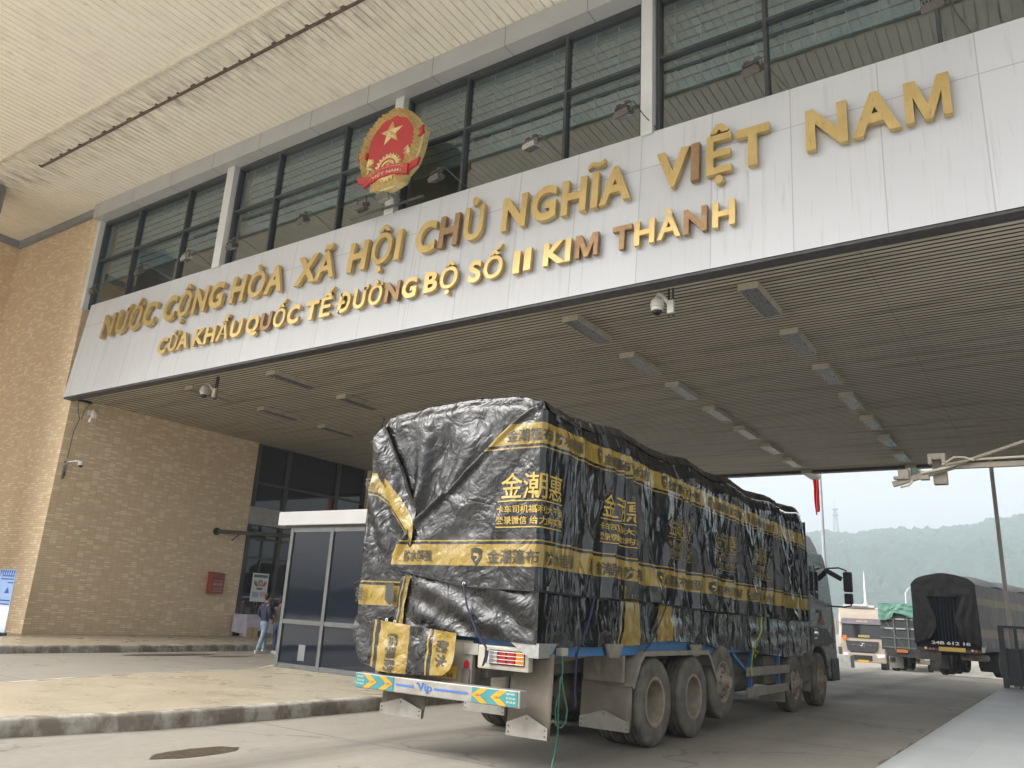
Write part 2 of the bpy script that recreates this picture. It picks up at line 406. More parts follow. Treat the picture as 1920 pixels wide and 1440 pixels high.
def glass_mat(name, tint, refl=.35, ior=1.5):
    m = bpy.data.materials.new(name); m.use_nodes = True; t = m.node_tree
    for n in list(t.nodes):
        if n.type != 'OUTPUT_MATERIAL': t.nodes.remove(n)
    tr = t.nodes.new('ShaderNodeBsdfTransparent'); tr.inputs[0].default_value = c4(tint)
    gl = t.nodes.new('ShaderNodeBsdfGlossy'); gl.inputs['Roughness'].default_value = .015; gl.inputs['Color'].default_value = (.85, .92, .92, 1)
    fr = t.nodes.new('ShaderNodeFresnel'); fr.inputs[0].default_value = ior
    f = math_(t, 'ADD', math_(t, 'MULTIPLY', fr.outputs[0], .8), refl)
    v = coords(t); bp = nd(t, 'ShaderNodeBump', Strength=.12, Distance=.02); t.links.new(noise_(t, v, .7, 2), bp.inputs['Height'])
    t.links.new(bp.outputs[0], gl.inputs['Normal'])
    mx = t.nodes.new('ShaderNodeMixShader'); t.links.new(f, mx.inputs[0]); t.links.new(tr.outputs[0], mx.inputs[1]); t.links.new(gl.outputs[0], mx.inputs[2])
    t.links.new(mx.outputs[0], [n for n in t.nodes if n.type == 'OUTPUT_MATERIAL'][0].inputs[0])
    return m
GLASS = glass_mat('tinted_window_glass', (.56, .68, .73), .19)
m, t, b = new_mat('dark_tinted_glass'); b.inputs['Base Color'].default_value = (.012, .016, .018, 1); b.inputs['Roughness'].default_value = .03; b.inputs['IOR'].default_value = 1.5
DGLASS = m
m, t, b = new_mat('booth_film_glass'); v = coords(t)
b.inputs['Base Color'].default_value = (.010, .013, .020, 1); b.inputs['Roughness'].default_value = .03; b.inputs['IOR'].default_value = 1.33
BGLASS = m

# ---------------------------------------------------------------- gate building
ZC, ZS = 8.34, 16.25
bld = thing('border_gate_building', U(-29.5, 14.2, 0), 'big border gate building with ochre tiled wall, white fascia band and wide passage', 'building')
XR = 5.0
# tiled wall blocks: front face with re-entrant left wing, and passage face
wl = MB()
wl.ubox(-36.84, -29.5, 14.2, 22.75, 0, 8.60)      # lower block, right face lines the passage
wl.ubox(-36.84, -30.12, 14.2, 16.5, 8.60, 16.1)   # upper block left of the windows
wl.ubox(-60, -36.84, 3.0, 22.7, 0, 16.1)          # left wing
wl.ubox(-29.9, -29.35, 29.8, 35.6, 0, 8.3)        # far pier in the passage
wl.build('tiled_wall', TILE, bld)
wl = MB(); wl.ubox(XR, XR+4, 21.5, 36.5, 0, 8.6); wl.build('dark_mirror_wall', DGLASS, bld)  # unseen wall, added dark so the lorry side mirrors it and gets less light
tr = MB(); tr.ubox(-36.84, -30.12, 14.02, 14.2, 15.95, 16.24); tr.build('wall_trim', GREYTRIM, bld, bevel=.01); tr = MB(); tr.ubox(-36.84, -36.64, 3, 14.02, 15.95, 16.24)
tr.build('wall_trim', GREYTRIM, bld, bevel=.01)

# white fascia, leaning back a little
def fas(x, s, o=0.):
    p = Vector((x, 13.9 + .0806*s, 8.25 + .99675*s)); q = p + Vector((0, -.99675, .0806))*o
    return U(*q)
m, t, b = new_mat('white_fascia_panel')
tc = t.nodes.new('ShaderNodeTexCoord'); sx = nd(t, 'ShaderNodeSeparateXYZ'); t.links.new(tc.outputs['UV'], sx.inputs[0])
vv = coords(t); 
def near(tt, src, off, per, wd):
    return math_(tt, 'LESS_THAN', math_(tt, 'ABSOLUTE', math_(tt, 'SUBTRACT', math_(tt, 'MODULO', math_(tt, 'ADD', src, off), per), per/2)), wd)
sv = near(t, sx.outputs[0], 100+.04-.805, 1.61, .011)
sh = math_(t, 'LESS_THAN', math_(t, 'ABSOLUTE', math_(t, 'SUBTRACT', sx.outputs[1], 2.8)), .012)
seam = math_(t, 'MAXIMUM', sv, sh)
st = nd(t, 'ShaderNodeCombineXYZ'); t.links.new(math_(t, 'MULTIPLY', sx.outputs[0], 3.5), st.inputs[0]); t.links.new(math_(t, 'MULTIPLY', sx.outputs[1], .22), st.inputs[1])
stn = ramp(t, noise_(t, st.outputs[0], 2.2, 5, .6), [(.56, 0), (.68, .35)])
low = ramp(t, sx.outputs[1], [(0, 1), (.8, 0)])
c = mix(t, ramp(t, noise_(t, vv, .8, 4), [(.3, 0), (.7, .4)]), (.57, .58, .60), (.51, .52, .545))
c = mix(t, stn, c, (.38, .37, .35))
th = nd(t, 'ShaderNodeTexBrick', Scale=1.0); th.offset = 0; th.inputs['Color1'].default_value = (0, 0, 0, 1); th.inputs['Color2'].default_value = (1, 1, 1, 1); th.inputs['Brick Width'].default_value = 1.61; th.inputs['Row Height'].default_value = 2.8; th.inputs['Mortar Size'].default_value = 0
uo = nd(t, 'ShaderNodeMapping'); uo.inputs['Location'].default_value = (100.04, 0, 0); t.links.new(tc.outputs['UV'], uo.inputs[0]); t.links.new(uo.outputs[0], th.inputs['Vector'])
c = mix(t, math_(t, 'MULTIPLY', th.outputs['Color'], .4), c, (.46, .46, .47))
drp = nd(t, 'ShaderNodeCombineXYZ'); t.links.new(math_(t, 'MULTIPLY', sx.outputs[0], 9.), drp.inputs[0]); t.links.new(math_(t, 'MULTIPLY', sx.outputs[1], .12), drp.inputs[1])
dn = ramp(t, noise_(t, drp.outputs[0], 1.7, 3, .6, .2), [(.62, 0), (.68, .5)])
c = mix(t, math_(t, 'MULTIPLY', dn, math_(t, 'LESS_THAN', sx.outputs[1], 2.05)), c, (.31, .30, .28))
c = mix(t, math_(t, 'MULTIPLY', seam, .5), c, (.22, .22, .22))
t.links.new(c, b.inputs['Base Color']); b.inputs['Roughness'].default_value = .38
FASCIA = m
XR = 5.0
g = MB()
def fuv(xs_, ss, o=0):
    vs = []; uv = []
    for x in xs_:
        for s_ in ss: vs.append(fas(x, s_, o)); uv.append((x, s_))
    return vs, uv
vs, uv = fuv((-29.5, XR), (0, 3.72))
g.add(vs, [(0, 2, 3, 1)], uv)
p = [fas(-29.5, 0), fas(-29.5, 3.72), U(-29.5, 15.0, 11.96), U(-29.5, 15.0, 8.25)]
g.add(p, [(0, 1, 2, 3)], [(-29.6, .1), (-29.6, 3.5), (-29.9, 3.5), (-29.9, .1)])
vs, uv = fuv((-29.5, XR), (3.72,)); 
g.add([vs[0], vs[1], U(XR, 14.45, 11.98), U(-29.5, 14.45, 11.98)], [(0, 1, 2, 3)], [(0, 3.3)]*4)
g.build('fascia', FASCIA, bld)
MB().ubox(-29.5, XR, 13.92, 14.25, 8.19, 8.245).build('fascia_underside', DARKTRIM, bld)

# corrugated ceiling of the passage (ribs run along the front)
def rib_mat(name, a, b2, stain, dirt=.6, along='x'):
    m, t, b = new_mat(name)
    v = coords(t, (.12, 1.2, 1) if along == 'x' else (1.2, .5, 1))
    n1 = noise_(t, v, 2.6, 6, .65); n2 = noise_(t, coords(t), .25, 4)
    c = mix(t, ramp(t, n2, [(.3, 0), (.7, 1)]), a, b2)
    c = mix(t, ramp(t, n1, [(.50, 0), (.68, dirt)]), c, stain)
    c = mix(t, ramp(t, noise_(t, coords(t), 3, 5, .6), [(.60, 0), (.75, .4)]), c, stain)
    t.links.new(c, b.inputs['Base Color']); b.inputs['Roughness'].default_value = .55
    return m, t, b, c
CEIL, t, b, c = rib_mat('dusty_corrugated_sheet', (.54, .485, .38), (.45, .405, .315), (.18, .155, .12), .65)
sx = nd(t, 'ShaderNodeSeparateXYZ'); t.links.new(coords(t), sx.inputs[0])
jn = near(t, math_(t, 'ADD', sx.outputs[0], math_(t, 'MULTIPLY', noise_(t, coords(t, (0, 8, 0)), 1, 1), .05)), 100.6, 5.3, .012)
t.links.new(mix(t, math_(t, 'MULTIPLY', jn, .3), c, (.05, .045, .04)), b.inputs['Base Color'])
g = MB(); a0 = U(-29.5, 14.25, ZC); a1 = U(XR, 36.4, ZC)
pit = .147; n = int((a1.y-a0.y)/pit); jm = MB()
for i in range(n):
    y = a0.y + i*pit; z = a0.z
    g.add([(a0.x, y, z), (a1.x, y, z), (a0.x, y+.096, z), (a1.x, y+.096, z)], [(0, 1, 3, 2)])
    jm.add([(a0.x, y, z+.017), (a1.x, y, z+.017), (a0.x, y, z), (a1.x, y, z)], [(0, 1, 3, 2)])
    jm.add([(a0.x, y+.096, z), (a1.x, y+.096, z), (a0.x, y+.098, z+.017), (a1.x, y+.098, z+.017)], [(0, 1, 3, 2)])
jm.build('ceiling_joints', M('joint_shade', (.085, .075, .058), .8, col2=(.05, .044, .035), ns=1.5, stretch=(.3, 1, 1)), bld, recalc=False)  # strip lips coloured dark to stand for the shade between ribs
g.build('ceiling_strips', CEIL, bld, recalc=False)
VOID = M('black_void', (.018, .016, .014), .9)
MB().ubox(-29.5, XR, 14.26, 36.4, 8.46, 8.5).build('ceiling_void', VOID, bld)
MB().ubox(-29.5, XR, 36.25, 36.6, 8.22, 9.2).build('rear_beam', DARKTRIM, bld)
MB().ubox(-29.5, XR, 15.6, 36.3, 9.4, 9.6).build('upper_floor', DARKTRIM, bld)

# canopy soffit in front (ribs run front to back)
SOFF, t, b, c = rib_mat('cream_soffit_sheet', (.90, .865, .775), (.86, .82, .725), (.50, .45, .36), .22, 'y')
sx = nd(t, 'ShaderNodeSeparateXYZ'); t.links.new(coords(t), sx.inputs[0])
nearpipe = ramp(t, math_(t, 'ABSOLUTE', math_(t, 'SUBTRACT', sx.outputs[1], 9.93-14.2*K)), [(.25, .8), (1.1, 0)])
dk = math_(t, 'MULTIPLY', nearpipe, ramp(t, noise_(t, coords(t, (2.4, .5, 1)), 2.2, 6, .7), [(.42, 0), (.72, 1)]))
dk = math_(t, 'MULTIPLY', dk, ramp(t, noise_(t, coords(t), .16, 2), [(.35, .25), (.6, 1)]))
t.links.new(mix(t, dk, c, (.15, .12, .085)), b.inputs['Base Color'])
g = MB(); SX0, SX1 = U(-60, 0, 0).x, U(XR, 0, 0).x; z0 = U(0, 0, ZS).z
def soffit(y0, y1, z, pit):
    n = int((SX1-SX0)/pit); pr = []
    for i in range(n):
        x = SX0+i*pit; pr += [(x, 0), (x+pit*.86, 0), (x+pit*.87, .05), (x+pit*.99, .05)]
    pr.append((SX0+n*pit, 0)); vs = []
    for x, dz in pr: vs += [(x, y0, z+dz), (x, y1, z+dz)]
    g.add(vs, [(2*i, 2*i+1, 2*i+3, 2*i+2) for i in range(len(pr)-1)])
yl = U(0, 10.25, 0).y
soffit(yl, U(0, 14.9, 0).y, z0, .215); soffit(U(0, 3.2, 0).y, yl-.05, z0-.06, .215)
g.build('canopy_soffit', SOFF, bld, recalc=False)
MB().box(SX0, SX1, yl-.06, yl, z0-.10, z0+.02).build('soffit_joint_trim', M('cream_trim', (.78, .73, .61), .5), bld)
MB().box(SX0, SX1, U(0, 3.1, 0).y, U(0, 15.2, 0).y, z0+.1, z0+.5).build('canopy_roof', GREYTRIM, bld)
# rusty drip channel hung under the soffit
RUST = M('rusty_steel', (.085, .06, .05), .75, col2=(.16, .11, .08), ns=8)
g = MB(); yp = U(0, 11.23, 0).y; g.box(U(-29.1, 0, 0).x, SX1, yp-.03, yp+.03, z0-.05, z0+.005)
for i in range(60):
    x = U(-29.0, 0, 0).x + i*.62 + random.uniform(-.15, .15)
    g.obox((x, yp-.05, z0-.015), (random.uniform(.04, .18), .07, .045))
g.build('drip_channel', RUST, bld)

# window head beam and pilasters, frames, panes, blinds
g = MB(); g.ubox(-30.12, XR, 13.85, 14.6, 15.62, 16.22); 
m, t, b = new_mat('grey_beam_cladding'); v = coords(t); sx = nd(t, 'ShaderNodeSeparateXYZ'); t.links.new(v, sx.inputs[0])
c = mix(t, ramp(t, noise_(t, v, 1.2, 4), [(.3, 0), (.7, 1)]), (.45, .455, .46), (.40, .405, .41)); c = mix(t, near(t, sx.outputs[0], 100.3, 2.15, .012), c, (.2, .2, .2))
t.links.new(c, b.inputs['Base Color']); b.inputs['Roughness'].default_value = .45
g.build('window_head_beam', m, bld)
GY = 14.42
pil = [(-30.2, -29.98), (-22.05, -21.67), (-14.4, -14.07), (-6.68, -6.4), (1.1, 1.4)]
for x0, x1 in pil: MB().ubox(x0, x1, 14.12, 14.7, 11.9, 15.7).build('pilaster', PILL, bld, bevel=.008)
bays = [(-29.98, -27.48, -24.39, -22.05), (-21.67, -19.56, -16.54, -14.4), (-14.07, -11.9, -8.79, -6.68), (-6.4, -3.92, -.75, 1.1), (1.4, 3.3, 4.4, 5.0)]
BLIND = M('grey_blind_slat', (.55, .62, .63), .5, col2=(.47, .54, .555), ns=2)
RAIL = M('pale_blind_rail', (.62, .74, .74), .4)
for bi, bay in enumerate(bays):
    fr = MB(); x0, x3 = bay[0], bay[3]; w = .036
    for x in bay[1:3]: fr.ubox(x-w, x+w, 14.3, 14.5, 11.9, 15.7)
    for x in (x0+.07, x3-.07): fr.ubox(x-.035, x+.035, 14.3, 14.5, 11.9, 15.7)
    for a, bb in zip(bay, bay[1:]):
        lo = a+(.12 if a == x0 else w); hi = bb-(.12 if bb == x3 else w)
        fr.ubox(lo, hi, 14.31, 14.49, 13.895, 13.965); fr.ubox(lo, hi, 14.29, 14.51, 15.52, 15.66)
    win = fr.build('window', MULL, bld)
    pn = MB(); 
    for a, bb in zip(bay, bay[1:]):
        for z0_, z1_ in ((11.9, 13.9), (13.96, 15.56)):
            pn.quad(U(a+.03, GY, z0_), U(bb-.03, GY, z0_), U(bb-.03, GY, z1_), U(a+.03, GY, z1_))
    pn.build('pane', GLASS, win, recalc=False)
    bl = MB()
    for k in range(9):
        z = 13.32+.26*k
        p0, p1 = U(x0+.05, 14.78, z), U(x3-.05, 14.86, z+.275)
        bl.quad((p0.x, p0.y, p0.z), (p1.x, p0.y, p0.z), (p1.x, p1.y, p1.z), (p0.x, p1.y, p1.z))
    for k in range(int((x3-x0)/.62)): bl.ubox(x0+.3+k*.62, x0+.325+k*.62, 14.70, 14.72, 13.3, 15.6)
    bo = bl.build('blind', BLIND, win, recalc=False)
    MB().ubox(x0+.05, x3-.05, 14.76, 14.84, 13.24, 13.31).build('rail', RAIL, win)

g = MB(); g.ubox(-30, XR, 19.5, 19.7, 9.7, 16.2); g.ubox(-30.4, XR, 14.62, 19.5, 15.62, 16.15); g.ubox(-30.4, -30.1, 14.62, 19.7, 9.7, 15.6); g.ubox(-36, XR, 19.7, 19.9, 9, 18); g.ubox(XR, XR+.2, 14.6, 19.9, 9, 16.2); g.build('inner_wall', DIM, bld)
# storefront of dark glass in the passage
g = MB(); XG = -29.62
for y in (22.9, 24.66, 27.85, 29.75): g.ubox(XG-.1, XG+.1, y-.1, y+.1, 0, 8.3)
for z in (4.14, 6.6, 3.3): g.ubox(XG-.05, XG+.07, 23.0, 29.7, z-.05, z+.05)
for y in (23.75, 25.4, 26.2): g.ubox(XG-.04, XG+.06, y-.035, y+.035, 0, 4.1)
sf = g.build('storefront', DARKTRIM, bld)
MB().ubox(XG-.5, XG-.3, 22.76, 36.3, 0, 9.2).build('back_wall', DIM, sf)
g = MB(); g.quad(U(XG, 22.9, 0), U(XG, 29.75, 0), U(XG, 29.75, 4.7), U(XG, 22.9, 4.7)); g.quad(U(XG, 22.9, 5.5), U(XG, 29.75, 5.5), U(XG, 29.75, 8.3), U(XG, 22.9, 8.3))
g.build('pane', DGLASS, sf, recalc=False)
MB().ubox(XG-.05, XG+.16, 22.75, 29.7, 4.73, 5.5).build('band_panel', M('grey_band_panel', (.42, .415, .4), .45), sf, bevel=.01)
MB().ubox(XG+.02, XG+.03, 23.0, 27.7, 1.46, 1.78).build('glass_sticker', M('navy_sticker', (.012, .018, .10), .4), sf)
MB().ubox(XG+.035, XG+.04, 23.0, 27.7, 1.58, 1.66).build('glass_sticker', M('tan_sticker', (.42, .33, .19), .5), sf)
STEEL = M('brushed_steel', (.55, .55, .55), .3, 1.)
g = MB()
for y in (25.3, 25.5): g.tube([U(XG+.18, y, .7), U(XG+.18, y, 2.3)], .02)
g.build('handle', STEEL, sf, smooth=True)
# round pillar in front on the far left, holding the canopy
pc = U(-32.45, 10.75, 0)
g = MB(); g.lathe([(.62, .178), (.62, U(0, 0, 15.2).z), (.66, U(0, 0, 15.25).z), (.66, z0-.06)], (pc.x, pc.y, 0), n=40)
g.build('column', GREYTRIM, bld, smooth=True)
# ================================================================== SIGN LETTERING
m, t, b = new_mat('brass_letter'); v = coords(t)
n1 = noise_(t, v, 1.6, 4, .6); n2 = noise_(t, coords(t, (6, 6, .8)), 5, 3)
c = mix(t, ramp(t, n1, [(.35, 0), (.7, 1)]), (.63, .47, .20), (.53, .38, .15))
c = mix(t, ramp(t, n2, [(.55, 0), (.75, .5)]), c, (.30, .19, .07))
t.links.new(c, b.inputs['Base Color']); b.inputs['Metallic'].default_value = .7; b.inputs['Roughness'].default_value = .33
BRASS = m
BROWN = M('tarnished_brass', (.27, .165, .085), .42, .7, col2=(.36, .235, .12), ns=5)
def glyph_m():
    b_ = bounds(text_geo('M', 1., .026)[0]); W_, H_ = b_[1]-b_[0], b_[3]-b_[2]; q = .19
    pts = [(0, 0), (q, 0), (q, .60), (.41, 0), (.59, 0), (1-q, .60), (1-q, 0), (1, 0), (1, 1), (.74, 1), (.5, .36), (.26, 1), (0, 1)]
    pts = [(b_[0]+x*W_, b_[2]+y*H_) for x, y in pts]; n = len(pts)
    tris = [(0, 1, 2, 11, 12), (2, 3, 10, 11), (3, 4, 10), (4, 5, 9, 10), (5, 6, 7, 8, 9)]
    vs = [Vector((x, y, -.5)) for x, y in pts] + [Vector((x, y, .5)) for x, y in pts]
    return vs, tris + [tuple(n+i for i in reversed(f)) for f in tris] + [(i, (i+1) % n, n+(i+1) % n, n+i) for i in range(n)]
def glyph_i_tilde():
    vi, fi = text_geo('I', 1., .036, extrude=.5, res=5); vt, ft = text_geo('~', 1., .03, extrude=.5, res=5)
    a, b_ = bounds(vi), bounds(vt); w = .42; cx = (a[0]+a[1])/2; s_ = w/(b_[1]-b_[0])
    vt = [Vector((cx-w/2+(q.x-b_[0])*s_, a[3]+.09+(q.y-b_[2])*s_*.95, q.z)) for q in vt]
    return list(vi)+vt, list(fi)+[tuple(i+len(vi) for i in f) for f in ft]
def sign_line(name, label, words, s0, cap, brown, depth=.06):
    root = thing(name, fas(words[len(words)//2][1], s0), label, 'sign lettering')
    H = text_geo('H', 1., .012)[0]; ch = bounds(H)[3]-bounds(H)[2]
    for wd, xa, xb in words:
        wd0 = wd; wd = wd.replace('Ĩ', 'I')
        sc = cap/ch
        pos = []; 
        for i, chh in enumerate(wd):
            bp = bounds(text_geo(wd[:i+1], 1., .026)[0]); bc = bounds(text_geo(chh, 1., .026)[0])
            pos.append(bp[1]-bc[1])
        full = bounds(text_geo(wd, 1., .026)[0]); sx = (xb-xa)/(full[1]-full[0])
        for i, chh in enumerate(wd0):
            vs, fs = glyph_m() if chh == 'M' else glyph_i_tilde() if chh == 'Ĩ' else text_geo(chh, 1., .018 if chh in 'ÒÔỐỘỚỜÕ' else .036 if chh in 'NCGHAXITVLUQSBKE' else .024, extrude=.5, res=5)
            zmn = min(q.z for q in vs); zmx = max(q.z for q in vs)
            mb = MB(); jit = random.uniform(-.012, .012); tl = random.uniform(-.012, .012)
            gc = (min(q.x for q in vs)+max(q.x for q in vs))/2
            mb.add([fas(xa+(pos[i]+gc+(q.x-gc)*.90-full[0])*sx, s0+jit+q.y*sc+tl*(q.x*sx), .05+depth*2*(q.z-zmn)/(zmx-zmn)) for q in vs], fs)
            isb = (wd0, i) in brown
            o = mb.build('letter', BROWN if isb else BRASS, root)
            if isb: o['label'] = 'tarnished brown letter %s' % chh
    return root
sign_line('sign_lettering', 'upper row of large raised brass letters on the white fascia',
          [('NƯỚC', -27.85, -24.5), ('CỘNG', -24.08, -20.86), ('HÒA', -20.5, -18.03), ('XÃ', -17.55, -15.85), ('HỘI', -15.4, -13.46), ('CHỦ', -12.95, -10.75),
           ('NGHĨA', -10.24, -6.78), ('VIỆT', -6.24, -3.79), ('NAM', -3.15, -.62)], 2.07, .86, {('CHỦ', 1), ('VIỆT', 1)})
sign_line('sign_lettering', 'lower row of smaller raised brass letters on the white fascia',
          [('CỬA', -23.86, -22.17), ('KHẨU', -21.95, -19.53), ('QUỐC', -19.38, -17.01), ('TẾ', -16.8, -15.7), ('ĐƯỜNG', -15.55, -12.66), ('BỘ', -12.45, -11.34),
           ('SỐ', -11.05, -10.01), ('II', -9.74, -9.26), ('KIM', -8.94, -7.5), ('THÀNH', -7.2, -4.49)], .84, .54, {('QUỐC', 1), ('ĐƯỜNG', 3), ('KIM', 2), ('THÀNH', 0), ('THÀNH', 3)}, .05)

# ================================================================== EMBLEM
GOLD = M('gilded_relief', (.80, .65, .31), .34, .3, col2=(.58, .45, .19), ns=9, bump=.3, bs=30)
ERED = M('emblem_red', (.50, .035, .035), .5, col2=(.42, .03, .032), ns=4)
EX, EY, EZ = -13.69, 13.55, 13.45
def em(x, z, o=0.): return U(EX+x, EY-o, EZ-.05+z*.89)
emb = thing('national_emblem', em(0, -1.5, 0), 'round red and gold emblem with a star and gear, mounted in front of the windows', 'emblem')
def slab(pts, o0, o1):
    mb = MB(); n = len(pts)
    mb.add([em(x, z, o0) for x, z in pts] + [em(x, z, o1) for x, z in pts], [tuple(range(n)), tuple(range(2*n-1, n-1, -1))] + [(i, (i+1) % n, n+(i+1) % n, n+i) for i in range(n)])
    return mb
out = []
for k in range(72):   # silhouette: egg outline with ribbon ends and a flared foot
    a = math.pi/2 + 2*math.pi*k/72; x, z = 1.13*math.cos(a), 1.28*math.sin(a)
    if z > 0: x *= 1 - .10*(z/1.28)**2
    if z < -.95: continue
    x *= 1 + .075*math.exp(-((z-(.30 if x > 0 else .12))/.2)**2) + .05*math.exp(-((z+.8)/.14)**2)
    out.append((x, z))
i0 = max(range(len(out)), key=lambda i: out[i][1])
left = [p for p in out if p[0] <= 0]; right = [p for p in out if p[0] > 0]
left.sort(key=lambda p: -p[1]); right.sort(key=lambda p: p[1])
outline = left + [(-.62, -1.08), (-.52, -1.30), (-.2, -1.40), (.2, -1.40), (.55, -1.30), (.66, -1.06)] + right
slab(outline, -.1, .12).build('backing', GOLD, emb, bevel=.02)
red = [(.80*math.cos(2*math.pi*k/56), .12+.95*math.sin(2*math.pi*k/56)) for k in range(56)]
slab(red, .12, .15).build('field', ERED, emb)
g = MB(); so_ = [(.42*math.sin(2*math.pi*k/10)*(1 if k % 2 == 0 else .385), .50+.42*math.cos(2*math.pi*k/10)*(1 if k % 2 == 0 else .385)) for k in range(10)]
vs = [em(0, .50, .30)] + [em(x, z, .15) for x, z in so_]; g.add(vs, [(0, 1+k, 1+(k+1) % 10) for k in range(10)])
g.build('star', GOLD, emb, recalc=False)
# gear: toothed disc with rings
gear = []
for k in range(22):
    for da, rr in ((-.32, .40), (-.16, .475), (.16, .475), (.32, .40)):
        a = 2*math.pi*(k+da)/22; gear.append((.02+rr*math.cos(a), -.72+rr*math.sin(a)))
go = slab(gear, .14, .20).build('gear', GOLD, emb)
def ring(cx, cz, r0, r1, o0, o1, n=40):
    mb = MB(); vs = []
    for k in range(n):
        a = 2*math.pi*k/n; c, s_ = math.cos(a), math.sin(a)
        vs += [em(cx+r0*c, cz+r0*s_, o0), em(cx+r0*c, cz+r0*s_, o1), em(cx+r1*c, cz+r1*s_, o1), em(cx+r1*c, cz+r1*s_, o0)]
    mb.add(vs, [(4*k+j, 4*k+(j+1) % 4, 4*((k+1) % n)+(j+1) % 4, 4*((k+1) % n)+j) for k in range(n) for j in range(4)]); return mb
ring(.02, -.72, .26, .30, .195, .212).build('ring', ERED, go); ring(.02, -.72, .125, .165, .195, .212).build('ring', ERED, go)
# rice sheaves: grains laid along the rim
g = MB(); rnd = random.Random(3)
for side in (-1, 1):
    for k in range(170):
        a = R(-58) + R(150)*k/170*1.0; rad = rnd.uniform(.86, 1.05)
        x, z = side*rad*1.02*math.cos(a), .02+rad*1.2*math.sin(a)
        if z > 0: x *= 1-.09*(z/1.28)**2
        d = Vector((-side*math.sin(a), 0, math.cos(a))); d = (d + Vector((rnd.uniform(-.45, .45), 0, rnd.uniform(-.3, .3)))).normalized()
        c = em(x, z, .13); L = .105; wv = Vector((-d.z, 0, d.x))*.034
        g.add([c-d*L, c+wv+Vector((0, .01, 0)), c+d*L, c-wv+Vector((0, .01, 0)), c+Vector((0, -.12, 0))], [(0, 1, 4), (1, 2, 4), (2, 3, 4), (3, 0, 4)])
    for k in range(26):   # loose stalks bending inwards
        a = rnd.uniform(-.5, .25); x0, z0e = side*.80*math.cos(a*.6), -.45+.5*a; 
        L = rnd.uniform(.18, .34); g.tube([em(x0, z0e-.1, .15), em(x0-side*L*.35, z0e+L*.45, .2), em(x0-side*L*.8, z0e+L*.35, .17)], [.014, .016, .006], 5)
g.build('rice_sheaf', GOLD, emb, recalc=False)
ring(0, .12, .80, .845, .12, .18, 56)
# fluted foot
g = MB()
for k in range(13):
    x = -.55+1.1*k/12; g.add([em(x-.035, -.98, .13), em(x+.035, -.98, .13), em(x+.03, -1.36, .13), em(x-.03, -1.36, .13), em(x, -1.0, .19), em(x, -1.36, .18)], [(0, 4, 5, 3), (4, 1, 2, 5), (3, 5, 2)])
g.build('foot', GOLD, emb, recalc=False)
# red ribbon with gold writing, and ribbon ends on the sheaves
def rib(u, w):
    x = -.78+1.56*u; zc = -.99+.17*(1-(x/.78)**2)*1.0 - .02
    return x, zc + (w-.5)*.34
g = MB(); N = 24
vs = [em(*rib(i/N, w), .235) for i in range(N+1) for w in (0, 1)] + [em(*rib(i/N, w), .12) for i in range(N+1) for w in (0, 1)]
q = 2*(N+1); fs = [(2*i, 2*i+2, 2*i+3, 2*i+1) for i in range(N)] + [(2*i, 2*i+2, q+2*i+2, q+2*i) for i in range(N)] + [(2*i+1, 2*i+3, q+2*i+3, q+2*i+1) for i in range(N)] + [(0, 1, q+1, q), (2*N, 2*N+1, q+2*N+1, q+2*N)]
g.add(vs, fs)
for sd in (-1, 1):
    pts = [(sd*1.15, .36 if sd > 0 else .16), (sd*1.17, .10 if sd > 0 else -.08), (sd*.82, -.16), (sd*.80, .08)]
    n = 4; g.add([em(x, z, .19) for x, z in pts]+[em(x, z, .1) for x, z in pts], [(0, 1, 2, 3)]+[(i, (i+1) % 4, 4+(i+1) % 4, 4+i) for i in range(4)])
    pts = [(sd*.70, -1.05), (sd*1.05, -.92), (sd*1.12, -.70), (sd*.74, -.78)]
    g.add([em(x, z, .17) for x, z in pts]+[em(x, z, .1) for x, z in pts], [(0, 1, 2, 3)]+[(i, (i+1) % 4, 4+(i+1) % 4, 4+i) for i in range(4)])
rb = g.build('ribbon', ERED, emb)
PALEGOLD = M('pale_gold_print', (.85, .72, .42), .5)
g = MB()
def ribtxt(x, y): return em(*rib(x, y), .24)
text_on(g, 'VIỆT NAM', ribtxt, w=.62, h=.46, x0=.19, y0=.10, offset=.012, maxlen=.05)
text_on(g, 'CỘNG HÒA XÃ HỘI CHỦ NGHĨA', ribtxt, w=.8, h=.22, x0=.10, y0=.70, offset=.005, maxlen=.05)
g.build('lettering', PALEGOLD, rb)
g = MB(); g.tube([em(-.2, -1.3, -.1), em(-.2, -1.3, -.6)], .04); g.tube([em(.2, .8, -.1), em(.2, .8, -.6)], .04); g.build('mounting_arm', GREYTRIM, emb)

